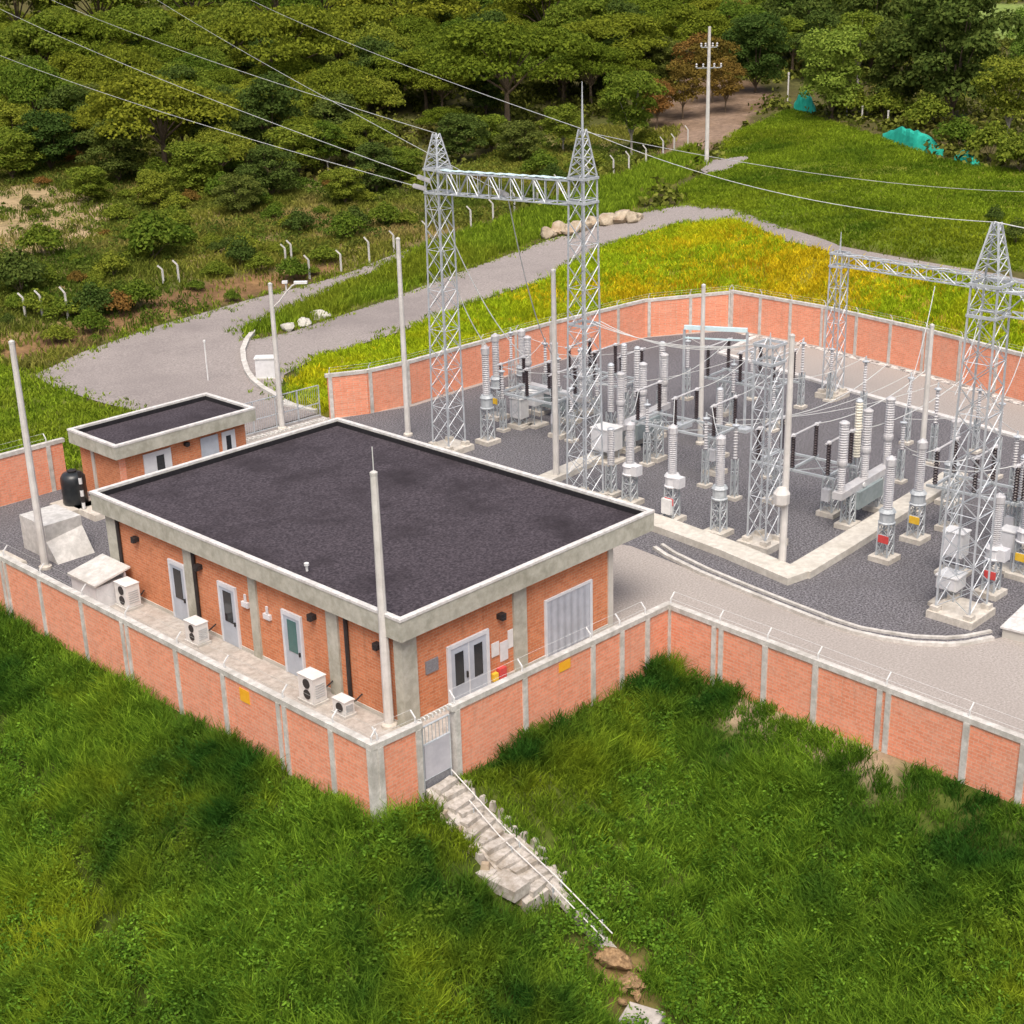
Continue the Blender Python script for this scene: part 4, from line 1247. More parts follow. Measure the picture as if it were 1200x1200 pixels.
cabinet(at2(609, 500), (.7, .85, 1.15), 'white control cabinet on legs near the first tall tower', 0, .05, .6)
cabinet(at2(625, 498), (.8, 1.0, .75), 'low whitish cabinet behind the control cabinet near the first tower', 0, .05, 1.3)
cabinet(at2(711, 540), (1.1, 1.3, 1.2), 'grey white cabinet in front of the grey columns beside the tallest tower', 0, .05, .7)
cabinet(at2(1117, 672), (.7, .9, 1.1), 'white cabinet left of the big right tower shaft', 0, .05, .9)
cabinet(at2(1112, 708), (.9, .9, .55), 'small white box on a pedestal at the big tower footing', 0, .05, .8)
cabinet(at2(1180, 668), (.7, .7, .9), 'white cabinet right of the big right tower', 0, .05, 1.0)
p = at(1195, 742)
t = thing('manhole_slab', 'white concrete slab box beside the kerb end at the right edge', 'slab', (p[0], p[1], 0))
MB().box((p[0] + .6, p[1] - .6, .2), (2.6, 2.2, .4), .1).build('base', M['concrete'], t)
MB().box((p[0] + .6, p[1] - .6, .44), (2.75, 2.35, .08), .1).build('lid', M['white_cap'], t)


t = thing('bus_support', 'pale blue bus support frame on two thin legs in the rear of the yard', 'frame', (*at2(812, 505), 0))
pa, pb = np.array([*at2(800, 500), 0.0]), np.array([*at2(872, 505), 0.0])
MB().bar(pa + (0, 0, 5.9), pb + (0, 0, 5.9), .16).bar(pa + (0, 0, 5.3), pb + (0, 0, 5.3), .06).build('crossbeam', M['blue_white'], t)
for q in (pa, pb):
    MB().bar(q, q + (0, 0, 5.8), .08).box(tuple(q + (0, 0, .1)), (.8, .8, .2)).build('leg', M['steel'], t)
SA = 'slim surge arresters among the switchgear'
tops = []
rs = random.Random(3)
first = None
for (px, py) in ((690, 470), (700, 503), (758, 545), (805, 468), (858, 500), (880, 468), (905, 505), (938, 478), (972, 470), (1054, 565), (1092, 545), (1142, 530), (1166, 560), (1184, 592), (655, 492),
                 (670, 517), (600, 457), (640, 478), (590, 505), (1010, 500), (1062, 520), (900, 560), (860, 585), (826, 570)):
    x, y = at2(px, py); h = rs.uniform(.8, 1.15)
    lab = 'slim grey surge arrester on a thin steel leg amid the crowded switchgear'
    if first is None:
        first = thing('surge_arrester', lab, 'arrester', (0, 0, 0), 0, SA)
        MB().box((0, 0, .08), (.6, .6, .16)).build('footing', M['footing'], first)
        b = MB(); legs(b, 0, 0, .13, .16, 2.0, .035); b.build('leg', M['steel_dull'], first)
        MB().insulator(0, 0, 2.0, 3.7, .07, .12, 12, 8).build('insulator', M['porcelain'], first)
        MB().lathe([(.18, 3.6), (.2, 3.66), (.05, 3.72), (.04, 3.95)], 0, 0, 8).build('grading_ring', M['steel'], first)
        first.location = (x, y, 0); first.scale = (1, 1, h)
    else: copy_thing(first, (x, y, 0), 0, lab, SA, (1, 1, h))
    tops.append((x, y, 3.9 * h))
# ------------------------------------------------------------------ conductors
def sag(a, b, s, n=24):
    a = np.array(a, float); b = np.array(b, float)
    k = np.linspace(0, 1, n)[:, None]
    P = a + (b - a) * k
    P[:, 2] -= 4 * s * (k * (1 - k))[:, 0]
    return P


def wire(name, label, a, b, s, r=.03, ins=None, cat='cable', group=None, n=24):
    a = np.array(a, float); b = np.array(b, float)
    P = sag(a, b, s, n)
    if ins:
        t = thing(name, label, cat, tuple(a), 0, group)
        d = P[1] - P[0]; d /= np.linalg.norm(d); e = a + d * ins
        st = MB()
        for k in range(12):
            c = a + d * ins * (k + .5) / 12
            st.bar(c - d * .035, c + d * .035, .13, 8, .06)
        st.bar(a, e, .03, 6)
        st.build('insulator_string', M['porcelain'], t)
        MB().tube([e] + [p for p in P if np.dot(p - a, d) > ins], r, 5).build('conductor', M['cable'], t)
        return t
    o = MB().tube(P, r, 5).build(name, M['cable'], None, tuple(a))
    return tag(o, label, cat, group)


def far_end(px, py, dist):
    d = ray(px, py); return CAM + d / np.linalg.norm(d) * dist


ph = [(T1[0] - .55, T1[1] + .45, 14.5), (T1[0] - .55, T1[1] + .1, 14.95), (T1[0] - .6, T1[1] - 5.6, 14.7)]
LG = 'incoming power lines over the forest'
wire('power_line', 'lowest pale power line over the forest, ending at the first tall tower', ph[0], far_end(-120, 12, 235), 1.2, .019, 1.3, 'power line', LG)
wire('power_line', 'second lowest pale power line over the forest, ending at the first tall tower', ph[1], far_end(-110, -48, 240), 1.2, .019, 1.3, 'power line', LG)
wire('power_line', 'upper pale power line over the forest, ending in the middle of the high beam', ph[2], far_end(118, -44, 250), .7, .017, 1.3, 'power line', LG)
wire('power_line', 'thin shield wire from the first tower peak up to the left', (T1[0], T1[1], 17.3), far_end(-30, -45, 260), 1.2, .017, None, 'power line', LG)
wire('power_line', 'thin shield wire from the tallest tower peak across the forest top', (T2[0], T2[1], 18.3), far_end(210, -48, 260), 1.2, .017, None, 'power line', LG)
wire('power_line', 'pale wire sagging from the tallest tower to the big right tower peak', (T2[0], T2[1], 18.3), (T3[0], T3[1], 16.1), .8, .015, None, 'power line', 'shield wires over the field')
wire('power_line', 'pale wire crossing the upper part of the green field', (T2[0], T2[1], 18.2), far_end(1330, 222, 120), 1.1, .015, None, 'power line', 'shield wires over the field')
wire('power_line', 'short wire leaving the big right tower peak', (T3[0], T3[1], 16.1), (21.6, -21.5, 16.1), .3, .022, None, 'power line', 'shield wires over the field')
dr = [(ph[0], (25.4, 20.9, 5.7), 'outer dropper wire left of the first tall tower'), (ph[1], (26.6, 19.3, 5.2), 'dropper wire right of the first tall tower'),
      (ph[2], (29.3, 19.6, 4.6), 'dropper wire hanging between the two tall towers')]
for a, b, l in dr:
    P = np.array(a) + (0.05, 0, -.1)
    wire('dropper_wire', l + ' down to the switchgear', P, b, 1.2, .028, None, 'cable', 'droppers from the high beam')
BG = 'bare conductors between the switchgear'
CTs = [at2(842, 626), at2(787, 610), at2(738, 590)]
for k, (c, l) in enumerate(zip(CTs, ('near the short lattice column', 'behind the right roof corner', 'behind the roof edge'))):
    y = c[1]
    wire('bus_wire', 'bare conductor from the instrument transformer ' + l, (c[0], y, 4.7), (28.4, 10.2 + (1 - k) * -2.4, 4.1), .35, .024, None, 'cable', BG, 10)
for k in range(3):
    y = 2.0 + (k - 1) * 1.9
    wire('bus_wire', 'bare conductor ' + ('nearest', 'between', 'furthest')[k] + ' of the three behind the trench corner pole', (29.2, y, 4.1), (38, -1.0 + k * 2.2, 5.0), .5, .024, None, 'cable', BG, 10)
    y2 = -6.3 + (k - 1) * 1.9
    wire('bus_wire', 'bare conductor ' + ('right', 'middle', 'left')[k] + ' of the three left of the big right tower', (24.9 + .9 * k, -6.0 + k, 4.9), (29.2, y2, 4.2), .3, .024, None, 'cable', BG, 10)
    wire('bus_wire', 'long low conductor ' + ('first', 'second', 'third')[k] + ' from the kerb, crossing the middle of the yard', (30.5, 10.2 + (k - 1) * 2.4, 4.1), (39.5, 12.5 + (k - 1) * 2.2, 4.3), .4, .024, None, 'cable', BG, 10)
    wire('bus_wire', ('left', 'centre', 'right')[k] + ' one of three conductors strung between the tallest tower and the short middle column', (T2[0] + .3 * k, T2[1] - .5, 9.3), (TM[0] + .3 * k - .3, TM[1] + .5, 9.55), .5 + .15 * k, .02, None, 'cable', BG, 14)
    wire('bus_wire', 'steep conductor rising to the far beam, ' + ('left', 'middle', 'right')[k] + ' one of three', (33 + k, -.6 - 2.0 * k, 5.3), (44.6, 4.5 - 3 * k, 7.9), .7, .022, None, 'cable', BG, 10)


tp = sorted(tops, key=lambda q: q[1])
for i in range(len(tp) - 2):
    a, b = tp[i], tp[i + 2]
    if math.hypot(a[0] - b[0], a[1] - b[1]) < 13:
        wire('jumper_wire', 'thin bare jumper wire sagging between two slim surge arresters', a, b, .45, .016, None, 'cable', 'jumper wires between arresters', 10)
# ------------------------------------------------------------------ plant beside the building
def ac_unit(base, size, label, rz=0.0, small=False):
    x, y = base
    t = thing('condenser_unit', label, 'air conditioner', (x, y, 0), 0, 'air conditioner condensers along the brick building')
    MB().mm(x - size[0] / 2 - .06, x + size[0] / 2 + .06, y - size[1] / 2 - .06, y + size[1] / 2 + .06, 0, .12).build('base', M['pale_concrete'], t)
    z0 = .14
    MB().box((x, y, z0 + size[2] / 2), size).box((x, y, z0 + size[2] + .015), (size[0] + .05, size[1] + .05, .03)).build('casing', M['white'], t)
    g = MB()
    for k in range(1 if small else 2):
        zz = z0 + size[2] * (.5 if small else (.28 + .45 * k))
        r = min(size[2] * (.38 if small else .2), size[1] * .4)
        g.bar((x - size[0] / 2 - .03, y - .05, zz), (x - size[0] / 2 - .002, y - .05, zz), r, 14)
        
    g.build('fan_grille', M['dark'], t)
    g = MB(); 
    for k in range(6): g.box((x, y - size[1] / 2 - .01, z0 + size[2] * (.2 + .1 * k)), (size[0] * .7, .02, .03))
    g.build('louvre', M['steel_dull'], t)
    MB().tube([(x + size[0] / 2, y - .2, .5), (x + size[0] / 2 + .2, y - .2, .45), (.3, y - .2, .6)], .03, 6).build('refrigerant_pipe', M['dark'], t)
    return t


ac_unit((-.5, 12.05), (.55, .85, .82), 'boxy white condenser between the first and second doors of the long facade')
ac_unit((-.55, 4.55), (.6, .9, .98), 'boxy white condenser standing before the door with teal glass')
ac_unit((-.45, 2.9), (.45, .68, .5), 'low small condenser next to the near concrete pole', small=True)
ac_unit((-.4, 17.3), (.65, .9, 1.0), 'condenser beside the pale housing at the left end of the facade')
t = thing('equipment_housing', 'low pale metal housing with a sloped lid beside the left condenser', 'housing', (-.7, 19.0, 0))
MB().mm(-1.5, .1, 17.95, 20.0, 0, 1.05).build('body', M['cabinet'], t)
b = MB(); b.wall((-1.6, 17.9), (-1.6, 20.05), .06, 1.03, 1.1); b.v = []; b.f = []
b.v += [(-1.6, 17.85, 1.1), (.2, 17.85, 1.45), (.2, 20.1, 1.45), (-1.6, 20.1, 1.1), (-1.6, 17.85, 1.18), (.2, 17.85, 1.53), (.2, 20.1, 1.53), (-1.6, 20.1, 1.18)]
b.f += [(0, 3, 2, 1), (4, 5, 6, 7), (0, 1, 5, 4), (1, 2, 6, 5), (2, 3, 7, 6), (3, 0, 4, 7)]
b.build('lid', M['pale_concrete'], t)
MB().mm(-.1, .0, 17.96, 19.9, 1.06, 1.3).build('riser', M['cabinet'], t)
t = thing('transformer_plinth', 'large white masonry plinth block behind the left concrete pole', 'plinth', (.9, 25.9, 0))
MB().box((.95, 25.9, .85), (1.9, 2.3, 1.7)).build('block', M['pale_concrete'], t)
b = MB(); b.v += [(-.01, 24.75, 0), (1.9, 24.75, 0), (1.9, 23.9, 0), (-.01, 23.9, 0), (-.01, 24.75, .9), (1.9, 24.75, 1.2)]
b.f += [(0, 3, 2, 1), (0, 4, 3), (1, 2, 5), (3, 4, 5, 2), (0, 1, 5, 4)]
b.build('ramp', M['pale_concrete'], t)
for (x, y, sx, sy, h, l) in ((-1.7, 26.2, 1.6, 2.2, .16, 'flat tan paving slab left of the white plinth block'), (-2.0, 23.5, 1.0, 1.2, .5, 'pale concrete block next to the foot of the left pole'),
                             (5.0, 28.6, 1.8, 2.2, .3, 'pale concrete base slab below the black water tank')):
    o = MB().box((x, y, h / 2), (sx, sy, h), 0, .96).build('concrete_slab', M['footing'] if h < .4 else M['white'], None, (x, y, 0))
    tag(o, l, 'slab')
t = thing('water_tank', 'black upright water tank against the guard house corner', 'tank', (4.55, 30.0, 0))
MB().lathe([(.62, .3), (.64, .4), (.62, .8), (.64, .9), (.62, 1.25), (.64, 1.35), (.62, 1.7), (.5, 1.88), (.22, 1.96)], 4.55, 30.0, 16).build('body', M['tank'], t, smooth=True)
MB().lathe([(.22, 1.96), (.24, 2.05), (.1, 2.1)], 4.55, 30.0, 12).build('lid', M['dark'], t)
MB().box((4.55, 30, .15), (1.9, 1.9, .3)).build('base', M['footing'], t)
t = thing('marker_post', 'black and white striped marker post in front of the black tank', 'post', (4.35, 28.9, 0))
for k in range(6):
    MB().lathe([(.09, .3 + k * .33), (.09, .3 + (k + 1) * .33)], 4.35, 28.9, 8).build('band', M['white'] if k % 2 == 0 else M['dark'], t)
MB().lathe([(.14, .0), (.14, .3)], 4.35, 28.9, 8).build('foot', M['footing'], t)

# ------------------------------------------------------------------ steps below the gate
t = thing('stair', 'worn concrete steps going down through the grass from the pedestrian gate', 'steps', (-1.5, -3.4, 0))
rr = random.Random(5)
for k in range(13):
    y = -3.45 - k * .36
    z = .24 - k * .150
    w = .95 + .03 * k + rr.uniform(-.2, .25)
    MB().box((-1.62 + rr.uniform(-.16, .16), y - .19 + rr.uniform(-.06, .06), z - .33 + rr.uniform(-.04, .03)), (w, .38 + rr.uniform(-.1, .05), .6), rr.uniform(-.16, .16), rr.uniform(.9, 1)).build('step', M['step'], t)
rb = MB()
for (y, hw) in ((-3.4, .6), (-5.5, .72), (-8.2, .95)):
    z = .24 - (-3.45 - y) / .36 * .150
    for x, dz in ((-1.62 - hw, -.06), (-1.62 + hw, -.06), (-1.62 + hw, -.9), (-1.62 - hw, -.9)): rb.v.append((x, y, z + dz))
for i in range(2):
    for k in range(4):
        a = 4 * i; j = (k + 1) % 4; rb.f.append((a + k, a + 4 + k, a + 4 + j, a + j))
rb.f += [(0, 1, 2, 3), (11, 10, 9, 8)]
rb.build('ramp', M['step'], t)
for k in range(26):
    s = 1 if k % 2 else -1
    y = -3.7 - k * .175
    MB().box((-1.6 + s * (.58 + .012 * k + rr.uniform(0, .3)), y, -.02 - (k * .175) * .417), (rr.uniform(.15, .4), rr.uniform(.15, .38), .34), rr.uniform(-.8, .8), rr.uniform(.45, .8)).build('edge_stone', M['step'] if k % 4 else M['rock'], t)
o = MB().box((-2.6, -7.1, -1.42), (.75, 1.9, .4), .05).build('drain_slab', M['step'], None, (-2.55, -7.3, -1.9))
tag(o, 'tilted grey concrete slab at the left edge of the steps', 'slab')
kerb('drain_channel', [(-1.3, -7.9), (-1.36, -9.0), (-1.42, -10.0), (-1.5, -10.9)], .42, .12, M['step'], 0, True)
t = thing('handrail', 'pair of long white pipe rails following the steps down the slope', 'handrail', (-1.2, -3.6, 0))
for x in (-1.12, -1.5):
    MB().tube([(x, -3.5 - (1.2 if x < -1.4 else 0), .5 - (.5 if x < -1.4 else 0)), (x, -6, -.75), (x - .05, -8.2, -1.48), (x - .12, -10.6, -2.42)], .022, 8).build('rail', M['pole'], t)
for y, z in ((-4.9, -.3), (-6.6, -1.0), (-8.4, -1.62), (-10.1, -2.3)):
    for x in (-1.14, -1.52):
        MB().bar((x, y, z - .75), (x, y, z + .08), .03, 6).build('post', M['steel_dull'], t)


def lump(name, c, size, mat, label, cat, seed, group=None, n=2, amp=.25):
    bm = bmesh.new()
    bmesh.ops.create_icosphere(bm, subdivisions=n + 1, radius=1)
    r_ = np.random.default_rng(seed)
    dirs = r_.normal(size=(11, 3)); dirs /= np.linalg.norm(dirs, axis=1)[:, None]
    for v in bm.verts:
        p = np.array(v.co)
        k = 1 + amp * sum(math.sin(4 * float(p @ d) + i) for i, d in enumerate(dirs)) / 3
        for d in dirs: k = min(k, .70 / max(float(p @ d), .01)) if float(p @ d) > .6 else k
        v.co = Vector((p[0] * size[0] * k, p[1] * size[1] * k, p[2] * size[2] * k))
    me = bpy.data.meshes.new(name); bm.to_mesh(me); bm.free()
    me.materials.append(mat)
    o = bpy.data.objects.new(name, me); COL.objects.link(o)
    o.location = c; o.rotation_euler = (0, 0, r_.uniform(0, 6))
    return tag(o, label, cat, group)


for (x, y, s, mt_, nm, l, sd_) in ((-1.65, -11.0, (.5, .62, .3), 'soil', 'soil_heap', 'brown soil heap at the lower end of the white rails', 1),
                                   (-1.9, -11.75, (.38, .45, .24), 'soil', 'soil_heap', 'smaller tan soil heap below the upper heap', 2)):
    lump(nm, (x, y, float(tz(x, y)[0]) + .12), s, M[mt_], l, 'heap', sd_)
for q in range(14):
    cx, cy = -1.75 + rr.uniform(-.75, .75), -11.35 + rr.uniform(-.9, .8)
    r_q = rr.uniform(.08, .2)
    lump('soil_clod', (cx, cy, float(tz(cx, cy)[0]) + .05), (r_q * 1.3, r_q, r_q * .7), M['soil'], 'loose brown soil clod scattered around the heaps at the end of the white rails', 'clod', 70 + q, 'soil clods by the heaps', 1)
x, y = -2.45, -12.75
o = MB().box((x, y, float(tz(x, y)[0]) + .0), (.95, 1.2, .35), .3, .93).build('concrete_slab', M['walkway'], None, (x, y, float(tz(x, y)[0])))
tag(o, 'pale grey concrete slab lying at the bottom edge below the soil heap', 'slab')

# ------------------------------------------------------------------ things along the road
RG = 'boulders beside the gravel road'
for k, (px, py, s) in enumerate(((642, 272, 1.1), (655, 268, 1.2), (668, 268, 1.3), (682, 264, 1.2), (695, 258, 1.1), (712, 256, 1.3), (728, 254, 1.4), (742, 254, 1.1))):
    p = hit(px, py + 6)
    lump('boulder', (p[0], p[1], p[2] + .25 * s), (1.0 * s, .8 * s, .62 * s), M['rock'], 'big tan boulder in the row where the gravel road bends behind the tallest tower', 'boulder', 20 + k, 'tan boulders at the road bend')
for k, (px, py, s, l) in enumerate(((337, 383, .75, 'flat pale rock at the left end of the grass verge'), (357, 378, .75, 'pale rock in the middle of three on the grass verge'),
                                    (375, 369, .95, 'brightest pale rock on the grass verge edge'))):
    p = hit(px, py + 4)
    lump('rock', (p[0], p[1], p[2] + .2), (1.0 * s, .75 * s, .6 * s), M['white_rock'], l, 'rock', 40 + k)
p = at(313, 443)
t = thing('utility_box', 'pale grey utility cabinet beside the curved white kerb', 'box', (p[0], p[1], 0))
MB().box((p[0], p[1], .75), (1.3, .8, 1.3), YAW - 1.57).build('body', M['cabinet'], t)
MB().box((p[0], p[1], 1.43), (1.42, .92, .08), YAW - 1.57).build('lid', M['white'], t)
MB().box((p[0], p[1], .06), (1.6, 1.1, .12), YAW - 1.57).build('base', M['concrete'], t)
p = at(244, 446)
o = MB().bar((p[0], p[1], 0), (p[0], p[1], 2.6), .05, 6).bar((p[0], p[1], 2.6), (p[0], p[1], 2.75), .09, 6).build('marker_rod', M['white'], None, (p[0], p[1], 0))
tag(o, 'thin white marker rod standing on the gravel junction', 'post')

FPOST = [(30, 372, 1.9), (50, 372, 2.1), (80, 374, 2.5), (192, 334, 1.6), (210, 332, 1.9), (335, 308, 1.6), (342, 306, 1.8), (363, 327, 2.0), (400, 318, 1.8), (433, 308, 2.2),
         (462, 296, 1.9), (500, 284, 1.9), (552, 266, 1.9), (578, 258, 1.9), (603, 250, 2.2), (630, 243, 2.3), (654, 233, 2.3), (690, 219, 2.2), (719, 209, 2.3), (737, 203, 2.2), (757, 196, 2.3), (777, 186, 2.3), (790, 181, 2.2),
         (806, 172, 2.3)]
fpt = []
FL = ['white concrete fence post standing alone beside the dark bushes at the far left', 'white fence post second from the left edge', 'tallest white fence post at the left edge of the scrub hill']
for k, (px, py, h) in enumerate(FPOST):
    p = hit(px, py)
    lab = FL[k] if k < 3 else 'white concrete fence post with a bent top along the grassy road verge'
    o = MB().bar((p[0], p[1], p[2] - .2), (p[0], p[1], p[2] + h * .8), .085, 4).bar((p[0], p[1], p[2] + h * .8), (p[0] - hd[0] * .35, p[1] - hd[1] * .35, p[2] + h), .075, 4).build('fence_post', M['pole'], None, (p[0], p[1], p[2]))
    tag(o, lab, 'fence post', 'bent fence posts along the verge' if k >= 3 else None)
    fpt.append(np.array([p[0], p[1], p[2] + h * .75]))
FP2 = [(923, 118), (975, 132), (992, 137), (1010, 142), (1040, 148)]
for k, (px, py) in enumerate(FP2):
    p = hit(px, py); h = 3.4 if k == 0 else 1.7
    o = MB().bar((p[0], p[1], p[2] - .2), (p[0], p[1], p[2] + h * .9), .1, 5).bar((p[0], p[1], p[2] + h * .9), (p[0], p[1], p[2] + h), .13, 5).build('fence_post', M['pole'], None, tuple(p))
    tag(o, 'tall pale post at the head of the field beside the teal netting' if k == 0 else 'pale fence post at the shaded top edge of the green field', 'fence post', None if k == 0 else 'fence posts under the trees at the field top')


def netting(pxs, h, label, seed):
    """shade netting draped over low posts: a bulging, sagging sheet with depth"""
    P = [hit(*q) for q in pxs]
    rr_ = np.random.default_rng(seed)
    b = MB(); n = 16; m_ = 6
    dpt = np.array([ray(*pxs[0])[0], ray(*pxs[0])[1], 0]); dpt /= np.linalg.norm(dpt)
    for i in range(n + 1):
        k = i / n * (len(P) - 1); j = min(int(k), len(P) - 2); a = P[j] + (P[j + 1] - P[j]) * (k - j)
        hh = h * (.75 + .25 * math.sin(3.1 * i / n) + rr_.uniform(-.08, .08)) * min(1, .35 + 2.2 * min(i, n - i) / n)
        for q in range(m_ + 1):
            u = q / m_
            b.v.append(tuple(a + dpt * (2.2 * u + rr_.uniform(-.1, .1)) + np.array([0, 0, hh * math.sin(min(u * 2.2, 1.57)) - .1])))
    for i in range(n):
        for q in range(m_):
            s_ = i * (m_ + 1) + q
            b.f.append((s_, s_ + m_ + 1, s_ + m_ + 2, s_ + 1))
    o = b.build('shade_netting', M['tarp'], None, tuple(P[0]))
    return tag(o, label, 'netting')


netting([(930, 129), (942, 132), (956, 134)], 2.4, 'small teal shade netting at the head of the green field', 1)
netting([(1034, 163), (1070, 175), (1106, 182)], 1.75, 'long teal shade netting below the dark trees at the field edge', 2)
netting([(1118, 188), (1148, 196)], 1.0, 'small low teal netting scrap right of the long netting', 3)
PATCH = hits([(820, 200), (835, 188), (875, 183), (878, 187), (850, 200), (828, 204)])
draped('bare_patch', PATCH, M['road'], .06)


def leaf_quads(C, Nrm, size, r_):
    n = len(C)
    nn = Nrm + r_.normal(scale=.55, size=(n, 3)); nn /= np.linalg.norm(nn, axis=1)[:, None]
    a = np.cross(nn, r_.normal(size=(n, 3))); a /= np.linalg.norm(a, axis=1)[:, None] + 1e-9
    b = np.cross(nn, a)
    s = (size * r_.uniform(.6, 1.35, n))[:, None]
    return np.stack([C - a * s, C - b * s * .62 , C + a * s, C + b * s * .62], 1)


# ------------------------------------------------------------------ grass (stuff)
def blades(name, pts, h, w, mat, seed, lean=.45, z=None, tuft=9):
    r_ = np.random.default_rng(seed)
    n = len(pts)
    zz = tz(pts[:, 0], pts[:, 1]) if z is None else z
    a = r_.uniform(0, 2 * np.pi, n); hh = h * r_.uniform(.55, 1.25, n) if np.isscalar(h) else h * r_.uniform(.6, 1.2, n)
    ld = r_.uniform(0, 2 * np.pi, n); ll = lean * hh * r_.uniform(.2, 1.2, n)
    ww = w * r_.uniform(.6, 1.3, n) / 2
    B = np.stack([pts[:, 0], pts[:, 1], zz - .03], -1)
    s = np.stack([np.cos(a), np.sin(a), np.zeros(n)], -1)
    l1 = np.stack([np.cos(ld) * ll * .35, np.sin(ld) * ll * .35, hh * .62], -1)
    l2 = np.stack([np.cos(ld) * ll, np.sin(ld) * ll, hh], -1)
    M1 = B + l1; T = B + l2
    wv = ww[:, None] * s
    q1 = np.stack([B - wv * .7, B + wv * .7, M1 + wv, M1 - wv], 1)
    q2 = np.stack([M1 - wv, M1 + wv, T + wv * .15, T - wv * .15], 1)
    V = np.concatenate([q1[:, None], q2[:, None]], 1).reshape(-1, 4, 3)
    rt_ = np.repeat(r_.random(n // tuft + 1), tuft)[:n]
    rn = np.repeat(np.clip(.55 * rt_ + .45 * r_.random(n), 0, 1), 2)
    o = quad_mesh(name, V, mat, rn)
    COL.objects.link(o)
    tag(o, None, None, None, 'stuff')
    return o


def scatter(poly, dens, seed, cull=True):
    r_ = np.random.default_rng(seed)
    xs = [p[0] for p in poly]; ys = [p[1] for p in poly]
    A = (max(xs) - min(xs)) * (max(ys) - min(ys))
    n = int(A * dens)
    P = np.stack([r_.uniform(min(xs), max(xs), n), r_.uniform(min(ys), max(ys), n)], -1)
    P = P[inpoly(P[:, 0], P[:, 1], poly)]
    if cull:
        u, v, d = project(np.column_stack([P, tz(P[:, 0], P[:, 1])]))
        P = P[(u > -40) & (u < 1240) & (v > -60) & (v < 1260) & (d > 0)]
    return P


def tufted(P, k, spread, seed):
    r_ = np.random.default_rng(seed)
    Q = np.repeat(P, k, 0)
    return Q + r_.normal(scale=spread, size=Q.shape)


fgp = scatter([(-32, -36), (12, -36), (12, 34), (-32, 34)], 13, 1)
d_ = front_d(fgp[:, 0], fgp[:, 1])
bare = (np.abs(fgp[:, 0] + 1.6) < .62 + .45 * vnoise(fgp[:, 0], fgp[:, 1], .8)) & (fgp[:, 1] > -8.4)
bare |= (np.hypot(fgp[:, 0] + 1.7, (fgp[:, 1] + 11.3)) < .5 + .7 * vnoise(fgp[:, 0], fgp[:, 1], .7)) | (np.hypot(fgp[:, 0] + 2.45, fgp[:, 1] + 12.75) < .95)
bare |= (fgp[:, 1] < -6.8) & (fgp[:, 1] > -14.5) & (fgp[:, 0] > 5) & (d_ < (.35 + 1.3 * vnoise(fgp[:, 0], fgp[:, 1], 1.6)) * np.clip((-6.8 - fgp[:, 1]) / 2, 0, 1))
bare |= (fgp[:, 0] < -.9) & (fgp[:, 0] > -2.4) & (fgp[:, 1] < -8) & (fgp[:, 1] > -11) & (RNG.random(len(fgp)) < .6)
bare |= (np.abs(fgp[:, 0] + 2.75) < .6) & (np.abs(fgp[:, 1] + 7.2) < 1.15)
fgp = fgp[(d_ > .35) & ~bare]
fgp = fgp[RNG.random(len(fgp)) > .85 * furrow(fgp[:, 0], fgp[:, 1])]
hh_ = .24 + .50 * vnoise(fgp[:, 0], fgp[:, 1], 2.0) ** 1.3 + .40 * vnoise(fgp[:, 0] + 9, fgp[:, 1] + 4, .8)
hh_ *= 1 - .5 * furrow(fgp[:, 0], fgp[:, 1])
hh_[(fgp[:, 1] < -7) & (fgp[:, 0] > 4) & (front_d(fgp[:, 0], fgp[:, 1]) < 2.6)] *= .6
near = np.abs(fgp[:, 0] + 1.5) < 2.2
hh_[near & (fgp[:, 1] < -3)] *= .5
hh_[front_d(fgp[:, 0], fgp[:, 1]) < .8] *= .8
fine = tufted(fgp, 36, .15, 2)
blades('lush_grass', fine, np.repeat(hh_, 36), .034, FM['fg_grass'], 3, .85, None, 36)
ep = scatter(EMB, 11, 4)
he = .28 + .36 * vnoise(ep[:, 0], ep[:, 1], 2.5)
gc = hit(905, 300); gc2 = hit(800, 330)
gd = np.minimum(np.hypot(ep[:, 0] - gc[0], ep[:, 1] - gc[1]) / 15, np.hypot(ep[:, 0] - gc2[0], ep[:, 1] - gc2[1]) / 11)
isg = RNG.random(len(ep)) < np.clip(1.0 - gd * .95 + (vnoise(ep[:, 0], ep[:, 1], 5) - .5) * 1.1, .03, .97)
for nm, sel, mk, sd_ in (('bank_grass', ~isg, 'emb_grass', 6), ('golden_grass', isg, 'gold_grass', 66)):
    blades(nm, tufted(ep[sel], 13, .22, sd_), np.repeat(he[sel], 13), .075, FM[mk], sd_ + 1, .7, None, 13)
vp_ = scatter(VERGE, 9, 7)
hv = .5 + .7 * vnoise(vp_[:, 0], vp_[:, 1], 2.5)
blades('verge_grass', tufted(vp_, 9, .25, 8), np.repeat(hv * .85, 9), .085, FM['verge_grass'], 9, .5)
fp_ = scatter(FIELD, 8, 10)
fp_ = fp_[~inpoly(fp_[:, 0], fp_[:, 1], PATCH)]
blades('field_grass', tufted(fp_, 8, .28, 11), .26, .10, FM['hill_grass'], 12, .8, None, 8)
lp_ = scatter(LAWN, 8, 13)
blades('lawn_grass', tufted(lp_, 8, .22, 14), .36, .09, FM['verge_grass'], 15, .7)
sp_ = scatter(SCRUB, 4.5, 16)
k_ = ~inpoly(sp_[:, 0], sp_[:, 1], ROAD) & ~inpoly(sp_[:, 0], sp_[:, 1], VERGE)
